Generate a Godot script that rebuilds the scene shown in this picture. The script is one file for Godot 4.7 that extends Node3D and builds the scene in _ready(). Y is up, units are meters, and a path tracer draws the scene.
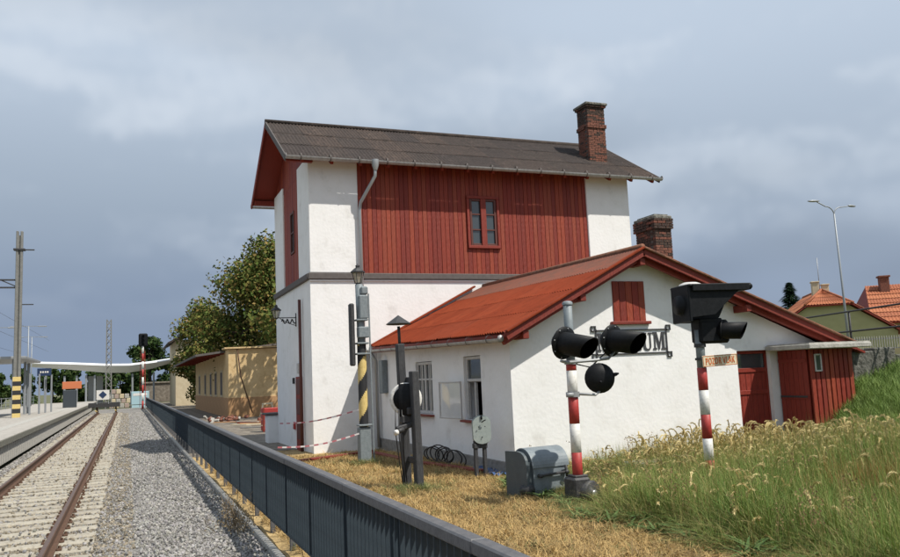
extends Node3D
# A small railway museum beside a station track: water-tower building, low gabled house, old crossing signals, fence and track.

var names := {}
var in_world := {}
var rng := RandomNumberGenerator.new()
var M := {}

# ------------------------------------------------------------------ helpers
func put(parent: Node, o: Node3D, called: String) -> Node3D:
	var key := str(parent.get_instance_id()) + "/" + called
	var n: int = names.get(key, 0)
	names[key] = n + 1
	o.name = called if n == 0 else "%s_%03d" % [called, n]
	parent.add_child(o)
	return o

func tag(o: Node, label: String, category: String, group := "", kind := "") -> Node:
	if label: o.set_meta("label", label)
	if category: o.set_meta("category", category)
	if group: o.set_meta("group", group)
	if kind: o.set_meta("kind", kind)
	return o

func base(called: String, at: Vector3, label: String, category: String, group := "") -> Node3D:
	var o := Node3D.new()
	put(self, o, called)
	o.position = at
	tag(o, label, category, group)
	in_world[o.get_instance_id()] = true
	return o

# the same for a thing whose parts are given about its own base
func local(called: String, at: Vector3, label: String, category: String, group := "") -> Node3D:
	var o := base(called, at, label, category, group)
	in_world.erase(o.get_instance_id())
	return o

func structure(o: Node, label := "", category := "") -> Node:
	return tag(o, label, category, "", "structure")

func S(smooth := false) -> SurfaceTool:
	var st := SurfaceTool.new()
	st.begin(Mesh.PRIMITIVE_TRIANGLES)
	st.set_smooth_group(0 if smooth else -1)
	return st

func mesh_of(st: SurfaceTool) -> ArrayMesh:
	st.generate_normals()
	return st.commit()

func part(called: String, st, m: Material, parent: Node = self) -> MeshInstance3D:
	var o := MeshInstance3D.new()
	o.mesh = mesh_of(st) if st is SurfaceTool else st
	o.material_override = m
	put(parent, o, called)
	if in_world.has(parent.get_instance_id()): o.position = -parent.position
	return o

func tri(st: SurfaceTool, a: Vector3, b: Vector3, c: Vector3) -> void:
	st.add_vertex(a); st.add_vertex(b); st.add_vertex(c)

func quad(st: SurfaceTool, a: Vector3, b: Vector3, c: Vector3, d: Vector3) -> void:
	tri(st, a, b, c); tri(st, a, c, d)

# a box with chamfered edges (44 triangles) or plain (12)
func box(st: SurfaceTool, c: Vector3, s: Vector3, bv := 0.0, bs := Basis.IDENTITY) -> void:
	var h := s * 0.5
	if bv <= 0.0:
		var p := []
		for i in 8:
			p.append(c + bs * Vector3(h.x * (1 if i & 1 else -1), h.y * (1 if i & 2 else -1), h.z * (1 if i & 4 else -1)))
		quad(st, p[4], p[6], p[7], p[5]); quad(st, p[1], p[3], p[2], p[0])
		quad(st, p[0], p[2], p[6], p[4]); quad(st, p[5], p[7], p[3], p[1])
		quad(st, p[6], p[2], p[3], p[7]); quad(st, p[0], p[4], p[5], p[1])
		return
	var P := func(sx, sy, sz, ax) -> Vector3:
		var v := Vector3(sx * (h.x - (0.0 if ax == 0 else bv)), sy * (h.y - (0.0 if ax == 1 else bv)), sz * (h.z - (0.0 if ax == 2 else bv)))
		return c + bs * v
	for ax in 3:
		for sg in [-1, 1]:
			var q := []
			for k in [[-1, -1], [-1, 1], [1, 1], [1, -1]]:
				var s3 := [0, 0, 0]
				s3[ax] = sg; s3[(ax + 1) % 3] = k[0]; s3[(ax + 2) % 3] = k[1]
				q.append(P.call(s3[0], s3[1], s3[2], ax))
			if sg > 0: quad(st, q[0], q[1], q[2], q[3])
			else: quad(st, q[3], q[2], q[1], q[0])
	for ax in 3:
		var b1 := (ax + 1) % 3
		var b2 := (ax + 2) % 3
		for k in [[-1, -1], [-1, 1], [1, 1], [1, -1]]:
			var e := []
			for sg in [-1, 1]:
				var s3 := [0, 0, 0]
				s3[ax] = sg; s3[b1] = k[0]; s3[b2] = k[1]
				e.append(P.call(s3[0], s3[1], s3[2], b1)); e.append(P.call(s3[0], s3[1], s3[2], b2))
			if k[0] * k[1] > 0: quad(st, e[0], e[2], e[3], e[1])
			else: quad(st, e[1], e[3], e[2], e[0])
	for i in 8:
		var sx := 1 if i & 1 else -1
		var sy := 1 if i & 2 else -1
		var sz := 1 if i & 4 else -1
		if sx * sy * sz > 0: tri(st, P.call(sx, sy, sz, 0), P.call(sx, sy, sz, 2), P.call(sx, sy, sz, 1))
		else: tri(st, P.call(sx, sy, sz, 0), P.call(sx, sy, sz, 1), P.call(sx, sy, sz, 2))

func bar(st: SurfaceTool, a: Vector3, b: Vector3, w: float, h: float, bv := 0.0) -> void:
	var d := b - a
	var z := d.normalized()
	var up := Vector3.UP if absf(z.y) < 0.95 else Vector3.RIGHT
	var x := up.cross(z).normalized()
	var y := z.cross(x)
	box(st, (a + b) * 0.5, Vector3(w, h, d.length()), bv, Basis(x, y, z))

func tube(st: SurfaceTool, pts: Array, r, sides := 8, caps := true) -> void:
	var rings := []
	var n := pts.size()
	var px := Vector3.ZERO
	for i in n:
		var t: Vector3 = (pts[mini(i + 1, n - 1)] - pts[maxi(i - 1, 0)]).normalized()
		if px == Vector3.ZERO:
			px = (Vector3.UP if absf(t.y) < 0.9 else Vector3.RIGHT).cross(t).normalized()
		else:
			px = (px - t * px.dot(t)).normalized()
		var py := t.cross(px)
		var rad: float = r[i] if r is Array else r
		var ring := []
		for k in sides:
			var a := TAU * k / sides
			ring.append(pts[i] + (px * cos(a) + py * sin(a)) * rad)
		rings.append(ring)
	for i in n - 1:
		for k in sides:
			var j := (k + 1) % sides
			quad(st, rings[i][k], rings[i][j], rings[i + 1][j], rings[i + 1][k])
	if caps:
		for k in sides:
			var j := (k + 1) % sides
			tri(st, pts[0], rings[0][j], rings[0][k])
			tri(st, pts[n - 1], rings[n - 1][k], rings[n - 1][j])

# profile of (radius, height) turned about the local y axis
func lathe(st: SurfaceTool, prof: Array, segs: int, xf := Transform3D.IDENTITY, from := 0.0, to := TAU) -> void:
	for i in prof.size() - 1:
		var p: Vector2 = prof[i]
		var q: Vector2 = prof[i + 1]
		for k in segs:
			var a := from + (to - from) * k / segs
			var b := from + (to - from) * (k + 1) / segs
			var A := xf * Vector3(p.x * cos(a), p.y, p.x * sin(a))
			var B := xf * Vector3(p.x * cos(b), p.y, p.x * sin(b))
			var C := xf * Vector3(q.x * cos(b), q.y, q.x * sin(b))
			var D := xf * Vector3(q.x * cos(a), q.y, q.x * sin(a))
			if p.x < 1e-5: tri(st, A, C, D)
			elif q.x < 1e-5: tri(st, A, B, D)
			else: quad(st, A, B, C, D)

# polygon in local xy, from z = 0 to z = depth
func prism(st: SurfaceTool, pts: PackedVector2Array, depth: float, xf := Transform3D.IDENTITY) -> void:
	var idx := Geometry2D.triangulate_polygon(pts)
	for i in range(0, idx.size(), 3):
		var a := pts[idx[i]]; var b := pts[idx[i + 1]]; var c := pts[idx[i + 2]]
		if (b - a).cross(c - a) > 0:
			var t := b; b = c; c = t
		tri(st, xf * Vector3(a.x, a.y, depth), xf * Vector3(b.x, b.y, depth), xf * Vector3(c.x, c.y, depth))
		tri(st, xf * Vector3(a.x, a.y, 0), xf * Vector3(c.x, c.y, 0), xf * Vector3(b.x, b.y, 0))
	var n := pts.size()
	var cw := Geometry2D.is_polygon_clockwise(pts)
	for i in n:
		var p := pts[i]; var q := pts[(i + 1) % n]
		if cw: quad(st, xf * Vector3(p.x, p.y, 0), xf * Vector3(p.x, p.y, depth), xf * Vector3(q.x, q.y, depth), xf * Vector3(q.x, q.y, 0))
		else: quad(st, xf * Vector3(p.x, p.y, depth), xf * Vector3(p.x, p.y, 0), xf * Vector3(q.x, q.y, 0), xf * Vector3(q.x, q.y, depth))

func along(dir: Vector3, at: Vector3) -> Transform3D:   # local y points along dir
	var y := dir.normalized()
	var x := (Vector3.UP if absf(y.y) < 0.9 else Vector3.RIGHT).cross(y).normalized()
	return Transform3D(Basis(x, y, x.cross(y)), at)

# ------------------------------------------------------------------ materials
func L(r: float, g: float, b: float) -> Color:   # a linear base colour as sRGB
	return Color(r, g, b).linear_to_srgb()

func noise_img(sd: int, freq: float, oct: int, size := 256, kind := FastNoiseLite.TYPE_SIMPLEX_SMOOTH) -> Image:
	var n := FastNoiseLite.new()
	n.seed = sd; n.frequency = freq; n.fractal_octaves = oct; n.noise_type = kind
	return n.get_seamless_image(size, size, false, false, 0.12)

# layers: [[noise image, weight], ...]; ramp: colours from low to high (linear values)
func ramp_tex(layers: Array, ramp: Array) -> ImageTexture:
	var size: int = layers[0][0].get_width()
	var g := Gradient.new()
	g.offsets = PackedFloat32Array(range(ramp.size()).map(func(i): return float(i) / (ramp.size() - 1)))
	g.colors = PackedColorArray(ramp.map(func(c): return c.linear_to_srgb()))
	var data := PackedByteArray()
	data.resize(size * size * 3)
	var datas := layers.map(func(l): return l[0].get_data())
	for i in size * size:
		var v := 0.0
		for k in layers.size():
			v += (datas[k][i] / 255.0 - 0.5) * layers[k][1]
		var c := g.sample(clampf(v + 0.5, 0, 1))
		data[i * 3] = c.r8; data[i * 3 + 1] = c.g8; data[i * 3 + 2] = c.b8
	var im := Image.create_from_data(size, size, false, Image.FORMAT_RGB8, data)
	im.generate_mipmaps()
	return ImageTexture.create_from_image(im)

func bump_tex(im: Image, k: float) -> ImageTexture:
	var c: Image = im.duplicate()
	c.convert(Image.FORMAT_RGB8)
	c.bump_map_to_normal_map(k)
	return ImageTexture.create_from_image(c)

func flat(c: Color, rough := 0.7, metal := 0.0) -> StandardMaterial3D:
	var m := StandardMaterial3D.new()
	m.albedo_color = c.linear_to_srgb(); m.roughness = rough; m.metallic = metal
	m.cull_mode = BaseMaterial3D.CULL_DISABLED
	return m

func tex(t: Texture2D, scale: float, rough := 0.85, metal := 0.0, bump: Texture2D = null, bs := 1.0, stretch := Vector3.ONE) -> StandardMaterial3D:
	var m := StandardMaterial3D.new()
	m.albedo_texture = t; m.roughness = rough; m.metallic = metal
	m.uv1_triplanar = true; m.uv1_world_triplanar = true
	m.uv1_scale = stretch * scale
	m.cull_mode = BaseMaterial3D.CULL_DISABLED
	if bump:
		m.normal_enabled = true; m.normal_texture = bump; m.normal_scale = bs
	return m

func tint(m: StandardMaterial3D, c: Color) -> StandardMaterial3D:
	var n: StandardMaterial3D = m.duplicate()
	n.albedo_color = c.linear_to_srgb()
	return n

func leafy(rough := 0.6, back := 0.35) -> StandardMaterial3D:
	var m := StandardMaterial3D.new()
	m.vertex_color_use_as_albedo = true
	m.roughness = rough
	m.cull_mode = BaseMaterial3D.CULL_DISABLED
	m.backlight_enabled = true; m.backlight = Color(back, back, back)
	return m

func make_materials() -> void:
	var coarse := noise_img(3, 0.012, 4)
	var mid := noise_img(7, 0.03, 4)
	var fine := noise_img(11, 0.11, 3)
	var grain := noise_img(13, 0.3, 2)
	var cell := noise_img(17, 0.09, 2, 256, FastNoiseLite.TYPE_CELLULAR)
	var b_fine := bump_tex(fine, 2.0)
	var b_mid := bump_tex(mid, 3.0)
	var b_cell := bump_tex(cell, 4.0)
	M.white = tex(ramp_tex([[coarse, 0.7], [mid, 0.5], [fine, 0.25]], [Color(.70, .69, .675), Color(.80, .795, .785), Color(.825, .82, .815), Color(.84, .838, .835)]), 0.28, 0.92, 0, b_fine, 0.10)
	M.plinth = tex(ramp_tex([[mid, 0.8], [fine, 0.4]], [Color(.16, .15, .14), Color(.24, .23, .215), Color(.31, .30, .28)]), 0.6, 0.9, 0, b_mid, 0.5)
	M.concrete = tex(ramp_tex([[mid, 0.7], [fine, 0.5]], [Color(.26, .25, .225), Color(.38, .365, .33), Color(.47, .455, .42)]), 0.5, 0.9, 0, b_fine, 0.4)
	M.dark_concrete = tex(ramp_tex([[mid, 0.9], [cell, 0.5]], [Color(.04, .04, .032), Color(.10, .098, .085), Color(.17, .165, .145)]), 0.5, 0.95, 0, b_cell, 0.7)  # a darker tone of the old concrete, for the retaining wall
	M.old_concrete = tex(ramp_tex([[mid, 0.9], [cell, 0.5]], [Color(.07, .068, .055), Color(.17, .165, .145), Color(.27, .26, .23)]), 0.5, 0.95, 0, b_cell, 0.7)
	var gr := Vector3(4, 0.25, 4)
	var wood_t := ramp_tex([[mid, 0.6], [fine, 0.6], [grain, 0.2]], [Color(.55, .55, .55), Color(.85, .85, .85), Color(1, 1, 1)])
	var wood := func(c: Color, rough := 0.65) -> StandardMaterial3D:
		var m := tex(wood_t, 0.7, rough, 0, b_fine, 0.4, gr)
		m.albedo_color = c.linear_to_srgb()
		return m
	M.boards = [wood.call(Color(.28, .034, .013)), wood.call(Color(.225, .024, .011)), wood.call(Color(.33, .05, .018)), wood.call(Color(.255, .026, .011)), wood.call(Color(.30, .05, .02))]
	M.dark_red = wood.call(Color(.25, .027, .013))
	M.door_red = wood.call(Color(.26, .027, .013))
	M.barge = wood.call(Color(.22, .027, .014))
	M.roof_red = []
	for c in [Color(.265, .046, .016), Color(.25, .043, .015), Color(.28, .052, .019), Color(.262, .05, .02)]:
		var m := tex(ramp_tex([[coarse, 0.5], [mid, 0.7], [fine, 0.4]], [c * 0.45, c * 0.76, c * 0.86, c * 0.96]), 0.35, 0.88, 0, b_fine, 0.3)
		m.metallic_specular = 0.3
		M.roof_red.append(m)
	M.roof_worn = tex(ramp_tex([[coarse, 0.5], [mid, 0.8], [fine, 0.4]], [Color(.10, .05, .034), Color(.17, .058, .034), Color(.24, .058, .03)]), 0.35, 0.8, 0, b_fine, 0.3)
	M.roof_old = tex(ramp_tex([[coarse, 0.4], [mid, 0.8], [cell, 0.5]], [Color(.09, .045, .03), Color(.19, .085, .05), Color(.27, .10, .055)]), 0.45, 0.9, 0, b_cell, 0.5)
	M.roof_brown = []
	for c in [Color(.047, .034, .028), Color(.053, .037, .03), Color(.041, .03, .026), Color(.06, .041, .032)]:
		M.roof_brown.append(tex(ramp_tex([[coarse, 0.4], [mid, 0.9], [cell, 0.6]], [c * 0.35, c * 0.8, c, c * 1.9]), 0.5, 0.92, 0, b_cell, 0.6))
	M.brick = tex(ramp_tex([[mid, 0.9], [cell, 0.6]], [Color(.06, .03, .022), Color(.17, .062, .04), Color(.26, .10, .066)]), 1.3, 0.92, 0, b_cell, 0.5)
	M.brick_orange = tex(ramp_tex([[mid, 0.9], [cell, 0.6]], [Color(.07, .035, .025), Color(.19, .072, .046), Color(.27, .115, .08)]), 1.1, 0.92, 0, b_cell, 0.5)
	M.brick_soot = tex(ramp_tex([[mid, 0.9], [cell, 0.6]], [Color(.02, .017, .015), Color(.06, .035, .026), Color(.12, .06, .042)]), 1.3, 0.92, 0, b_cell, 0.5)
	M.mortar = tex(ramp_tex([[mid, 0.9], [fine, 0.5]], [Color(.06, .052, .045), Color(.14, .125, .11)]), 1.0, 0.95)
	M.gutter = tex(ramp_tex([[mid, 0.8], [fine, 0.4]], [Color(.24, .24, .24), Color(.38, .38, .38), Color(.46, .46, .46)]), 0.8, 0.5, 0.2)
	M.zinc = flat(Color(.38, .39, .40), 0.42, 0.5)
	M.trim = tex(ramp_tex([[mid, 0.8]], [Color(.085, .075, .07), Color(.13, .115, .11)]), 0.7, 0.85)
	M.black = tex(ramp_tex([[mid, 0.7], [fine, 0.5]], [Color(.004, .005, .006), Color(.009, .010, .012), Color(.016, .017, .02)]), 1.2, 0.55, 0, b_fine, 0.15)
	M.black.metallic_specular = 0.3
	M.black_iron = tex(ramp_tex([[mid, 0.7], [fine, 0.5]], [Color(.02, .02, .021), Color(.04, .04, .043), Color(.075, .072, .07)]), 1.5, 0.6, 0.1, b_fine, 0.3)
	M.tarred = tex(ramp_tex([[mid, 0.7], [fine, 0.5]], [Color(.022, .022, .024), Color(.04, .041, .045), Color(.07, .07, .074)]), 0.9, 0.75, 0, b_fine, 0.4, Vector3(3, .4, 3))
	M.glass = flat(Color(.05, .06, .065), 0.06)
	M.glass.metallic_specular = 0.9
	M.pane = flat(Color(.55, .6, .62), 0.04)
	M.pane.transparency = BaseMaterial3D.TRANSPARENCY_ALPHA
	M.pane.albedo_color.a = 0.10
	M.frame_white = tex(ramp_tex([[mid, 0.8], [fine, 0.5]], [Color(.42, .41, .40), Color(.60, .59, .57)]), 1.0, 0.7)
	M.frame_brown = flat(Color(.10, .028, .02), 0.6)
	M.interior = flat(Color(.42, .40, .37), 0.9)
	M.paint_red = tex(ramp_tex([[mid, 0.6], [fine, 0.5]], [Color(.20, .03, .025), Color(.38, .035, .03), Color(.45, .06, .052)]), 1.6, 0.55, 0, b_fine, 0.15)
	M.paint_white = tex(ramp_tex([[mid, 0.7], [fine, 0.5]], [Color(.40, .38, .34), Color(.70, .69, .66), Color(.78, .77, .75)]), 1.6, 0.55, 0, b_fine, 0.15)
	M.grey_paint = tex(ramp_tex([[mid, 0.6], [fine, 0.4]], [Color(.13, .155, .165), Color(.19, .22, .235), Color(.24, .27, .285)]), 1.2, 0.55, 0, b_fine, 0.2)
	M.blue_grey = tex(ramp_tex([[coarse, 0.5], [mid, 0.5], [fine, 0.4]], [Color(.12, .145, .16), Color(.17, .20, .22), Color(.21, .24, .26)]), 0.9, 0.5, 0, b_fine, 0.2)
	M.blue_dark = tex(ramp_tex([[coarse, 0.5], [mid, 0.5]], [Color(.06, .075, .085), Color(.09, .11, .12)]), 0.9, 0.6, 0, b_fine, 0.2)
	M.pale_green = tex(ramp_tex([[mid, 0.6], [fine, 0.4]], [Color(.24, .28, .27), Color(.33, .375, .36), Color(.39, .43, .41)]), 1.4, 0.5, 0, b_fine, 0.15)
	M.yellow = tex(ramp_tex([[mid, 0.7], [fine, 0.4]], [Color(.50, .36, .10), Color(.66, .50, .19), Color(.70, .55, .24)]), 1.3, 0.6)
	M.stripe_black = flat(Color(.022, .022, .024), 0.6)
	M.fence = tex(ramp_tex([[mid, 0.6], [fine, 0.4]], [Color(.016, .025, .034), Color(.022, .036, .048), Color(.03, .045, .058)]), 1.1, 0.6, 0, b_fine, 0.1)
	M.fence_rail = tex(ramp_tex([[mid, 0.6], [fine, 0.5]], [Color(.06, .062, .066), Color(.10, .10, .105), Color(.135, .13, .13)]), 1.1, 0.55, 0, b_fine, 0.2)
	M.rail_side = tex(ramp_tex([[mid, 0.6], [fine, 0.6]], [Color(.045, .022, .013), Color(.095, .05, .03), Color(.15, .085, .05)]), 1.6, 0.85, 0, b_fine, 0.4)
	M.rail_top = tex(ramp_tex([[mid, 0.6], [fine, 0.6]], [Color(.10, .06, .045), Color(.18, .12, .09)]), 1.6, 0.5, 0.4)
	M.sleeper = [0, 1, 2].map(func(i): return tex(ramp_tex([[mid, 0.7], [fine, 0.5]], [Color(.20, .17, .13), Color(.32 + i * .03, .29 + i * .03, .235 + i * .025), Color(.40, .37, .31)]), 0.9 + i * .13, 0.92, 0, b_fine, 0.5))
	M.gravel = tex(ramp_tex([[cell, 1.1], [fine, 0.6]], [Color(.06, .056, .052), Color(.17, .16, .148), Color(.26, .247, .23), Color(.36, .345, .325)]), 0.9, 0.95, 0, b_cell, 1.0)
	M.straw = tex(ramp_tex([[coarse, 0.6], [mid, 0.5], [fine, 0.7]], [Color(.12, .085, .038), Color(.28, .19, .078), Color(.42, .30, .135), Color(.50, .37, .18)]), 0.55, 0.95, 0, b_fine, 1.0)
	M.soil = tex(ramp_tex([[mid, 0.6], [fine, 0.7]], [Color(.035, .045, .015), Color(.075, .085, .03), Color(.15, .12, .05)]), 0.6, 0.95, 0, b_fine, 1.0)
	M.bank = tex(ramp_tex([[mid, 0.6], [fine, 0.7]], [Color(.035, .07, .012), Color(.07, .12, .022), Color(.12, .15, .045)]), 0.7, 0.95, 0, b_fine, 1.0)
	M.paving = tex(ramp_tex([[coarse, 0.6], [mid, 0.5], [fine, 0.4]], [Color(.085, .07, .055), Color(.17, .145, .115), Color(.26, .23, .19)]), 0.4, 0.9, 0, b_fine, 0.5)
	M.coping = tex(ramp_tex([[mid, 0.8], [fine, 0.5]], [Color(.09, .088, .07), Color(.14, .137, .112), Color(.19, .185, .155)]), 0.8, 0.9, 0, b_fine, 0.4)
	M.platform = tex(ramp_tex([[coarse, 0.6], [mid, 0.5], [fine, 0.4]], [Color(.26, .24, .21), Color(.35, .325, .29), Color(.42, .395, .355)]), 0.4, 0.9, 0, b_fine, 0.4)
	M.field = tex(ramp_tex([[coarse, 0.7], [mid, 0.6]], [Color(.05, .06, .022), Color(.10, .105, .045), Color(.17, .15, .08)]), 0.1, 0.95)
	M.ochre = tex(ramp_tex([[coarse, 0.6], [mid, 0.5], [fine, 0.3]], [Color(.48, .33, .16), Color(.62, .45, .235), Color(.68, .51, .29)]), 0.3, 0.92, 0, b_fine, 0.3)
	M.ochre_base = tex(ramp_tex([[coarse, 0.6], [mid, 0.6]], [Color(.34, .19, .09), Color(.50, .30, .15)]), 0.4, 0.92)
	M.tile_orange = [Color(.36, .115, .047), Color(.31, .098, .042), Color(.40, .14, .06)].map(func(c): return tex(ramp_tex([[mid, 0.8], [cell, 0.7]], [c * 0.55, c, c * 1.2]), 0.6, 0.85, 0, b_cell, 0.6))
	M.olive = tex(ramp_tex([[coarse, 0.6], [mid, 0.5]], [Color(.33, .315, .15), Color(.43, .405, .205)]), 0.2, 0.92)
	M.cream = tex(ramp_tex([[coarse, 0.6], [mid, 0.5]], [Color(.46, .38, .25), Color(.58, .50, .35)]), 0.3, 0.92)
	M.bark = tex(ramp_tex([[mid, 0.8], [cell, 0.6]], [Color(.03, .022, .015), Color(.09, .07, .05)]), 1.2, 0.95, 0, b_cell, 0.8, Vector3(2, .5, 2))
	M.weed_stem = flat(Color(.17, .125, .075), 0.9)
	M.leaf = leafy(0.85)
	M.leaf.metallic_specular = 0.2
	M.grass = leafy(0.7, 0.4)
	M.dry = leafy(0.8, 0.3)
	M.stone = leafy(0.95, 0.0); M.stone.backlight_enabled = false
	M.steel = flat(Color(.33, .34, .35), 0.5, 0.4)
	M.mast_concrete = tex(ramp_tex([[mid, 0.7], [fine, 0.4]], [Color(.15, .15, .14), Color(.23, .228, .215)]), 0.5, 0.9)
	M.roof_white = flat(Color(.80, .81, .82), 0.6)
	M.pole_grey = flat(Color(.28, .30, .32), 0.5, 0.3)
	M.blue_sign = flat(Color(.02, .04, .10), 0.4)
	M.orange = flat(Color(.55, .17, .07), 0.6)
	M.teal = flat(Color(.34, .50, .55), 0.6)
	M.pink = flat(Color(.36, .28, .24), 0.8)
	M.dark_box = flat(Color(.035, .045, .055), 0.6)
	M.lens_red = flat(Color(.16, .01, .008), 0.1)
	M.lens_dark = flat(Color(.02, .02, .022), 0.08)
	M.cable = flat(Color(.012, .012, .013), 0.5)
	M.tape_red = flat(Color(.5, .16, .19), 0.5)
	M.tape_white = flat(Color(.75, .72, .72), 0.5)
	M.tarp = flat(Color(.05, .10, .24), 0.45)
	M.letter = flat(Color(.045, .045, .05), 0.6)
	M.orange_print = flat(Color(.52, .13, .035), 0.7)
	M.plate = tex(ramp_tex([[mid, 0.8], [fine, 0.6]], [Color(.50, .38, .22), Color(.70, .62, .44), Color(.74, .68, .52)]), 2.2, 0.6)
	M.lantern_glass = flat(Color(.6, .55, .42), 0.1)
	M.lantern_glass.transparency = BaseMaterial3D.TRANSPARENCY_ALPHA
	M.lantern_glass.albedo_color.a = 0.4

# ------------------------------------------------------------------ sky
func make_sky() -> Sky:
	var w := 768
	var h := 384
	var n1 := FastNoiseLite.new(); n1.seed = 21; n1.frequency = 1.3; n1.fractal_octaves = 6; n1.fractal_gain = 0.58; n1.noise_type = FastNoiseLite.TYPE_SIMPLEX_SMOOTH
	n1.domain_warp_enabled = true; n1.domain_warp_amplitude = 0.35; n1.domain_warp_frequency = 1.2
	var n2 := FastNoiseLite.new(); n2.seed = 12; n2.frequency = 0.8; n2.fractal_octaves = 3
	var im := Image.create(w, h, false, Image.FORMAT_RGBF)
	var low := Color(.215, .28, .40)
	var midc := Color(.34, .415, .515)
	var high := Color(.52, .61, .73)
	var cloud := Color(.65, .72, .81)
	for y in h:
		var el := PI * (0.5 - (y + 0.5) / h)
		var s := sin(el)
		var c := cos(el)
		var b := low.lerp(midc, smoothstep(0.04, 0.24, s)).lerp(high, smoothstep(0.18, 0.42, s))
		for x in w:
			var az := TAU * (x + 0.5) / w   # the first column looks along -z
			var d := Vector3(sin(az) * c, maxf(s, 0.0), -cos(az) * c)
			# a cloud deck seen from below: sheets that flatten toward the horizon
			var k := 1.0 / (d.y + 0.28)
			var p := Vector3(d.x * k, 0.0, d.z * k)
			var v := n1.get_noise_3d(p.x * 0.9, d.y * 5.0, p.z * 0.9) * 0.85 + 0.5
			var u := n2.get_noise_3d(p.x * 0.8 + 9.0, d.y * 4.0, p.z * 0.8) * 0.9 + 0.5
			# a little brighter on the sun's side
			var col := b.lerp(high, 0.5 * smoothstep(-0.8, 0.7, (d.x * 0.61 + d.z * 0.79)))
			col = col.lerp(cloud, smoothstep(0.36, 0.82, v) * 0.72 * smoothstep(0.03, 0.32, s))
			col = col.lerp(col * 0.84, smoothstep(0.40, 0.95, u))
			im.set_pixel(x, y, col)
	var pm := PanoramaSkyMaterial.new()
	pm.panorama = ImageTexture.create_from_image(im)
	pm.filter = true
	var sk := Sky.new()
	sk.sky_material = pm
	return sk

# ------------------------------------------------------------------ ready
func _ready() -> void:
	rng.seed = 4711
	var cam := Camera3D.new()
	cam.name = "camera"
	add_child(cam)
	cam.position = Vector3(0, 1.916, 0)
	cam.rotation = Vector3(deg_to_rad(6.871), deg_to_rad(-22.089), deg_to_rad(-2.515))
	cam.fov = 38.40
	cam.near = 0.1
	cam.far = 1200
	cam.current = true
	var env := Environment.new()
	env.background_mode = Environment.BG_SKY
	env.sky = make_sky()
	env.background_energy_multiplier = 1.0
	env.tonemap_mode = Environment.TONE_MAPPER_LINEAR
	env.tonemap_exposure = 1.03
	env.sdfgi_enabled = true; env.ssao_enabled = true; env.ssil_enabled = true
	env.fog_enabled = false
	env.fog_density = 0.0012
	env.fog_light_color = Color(.66, .72, .80)
	var we := WorldEnvironment.new()
	we.name = "world_environment"
	we.environment = env
	add_child(we)
	var sun := DirectionalLight3D.new()
	sun.name = "sun"
	add_child(sun)
	sun.look_at_from_position(Vector3.ZERO, Vector3(-.42, -1.0, -.54), Vector3.UP)
	sun.light_energy = 1.6
	sun.light_color = Color(1.0, .975, .93)
	sun.light_angular_distance = 0.7
	sun.shadow_enabled = true
	make_materials()
	build_ground()
	build_track()
	build_tower()
	build_museum()
	build_shed()
	build_upper_side()
	build_fence()
	build_signals()
	build_yard_things()
	build_station()
	build_background()
	build_plants()

# ------------------------------------------------------------------ setting
var hill := FastNoiseLite.new()

func yard_y(x: float, z: float) -> float:
	return -0.20 + hill.get_noise_2d(x * 40.0, z * 40.0) * 0.05 - 0.10 * smoothstep(-18.0, -26.0, z)

func bank_y(x: float, z: float) -> float:
	var e := 13.75 + hill.get_noise_2d(z * 20.0, 3.0) * 0.3
	var t := x - e
	return -0.26 + clampf(t * 0.62, 0.0, 1.15) + clampf((t - 1.85) * 0.3, 0.0, 1.25) + hill.get_noise_2d(x * 50.0, z * 50.0) * 0.06

func grid(st: SurfaceTool, x0: float, x1: float, nx: int, z0: float, z1: float, nz: int, f: Callable, keep = null) -> void:
	for i in nx:
		for j in nz:
			var xa := lerpf(x0, x1, float(i) / nx); var xb := lerpf(x0, x1, float(i + 1) / nx)
			var za := lerpf(z0, z1, float(j) / nz); var zb := lerpf(z0, z1, float(j + 1) / nz)
			if keep != null and not keep.call((xa + xb) * 0.5, (za + zb) * 0.5): continue
			quad(st, Vector3(xa, f.call(xa, za), za), Vector3(xa, f.call(xa, zb), zb), Vector3(xb, f.call(xb, zb), zb), Vector3(xb, f.call(xb, za), za))

func meadow_edge(z: float) -> float:
	var e := 6.25 + hill.get_noise_2d(z * 30.0, 77.0) * 0.35
	if z < -11.0: e += (-11.0 - z) * 0.22
	return e

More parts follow.
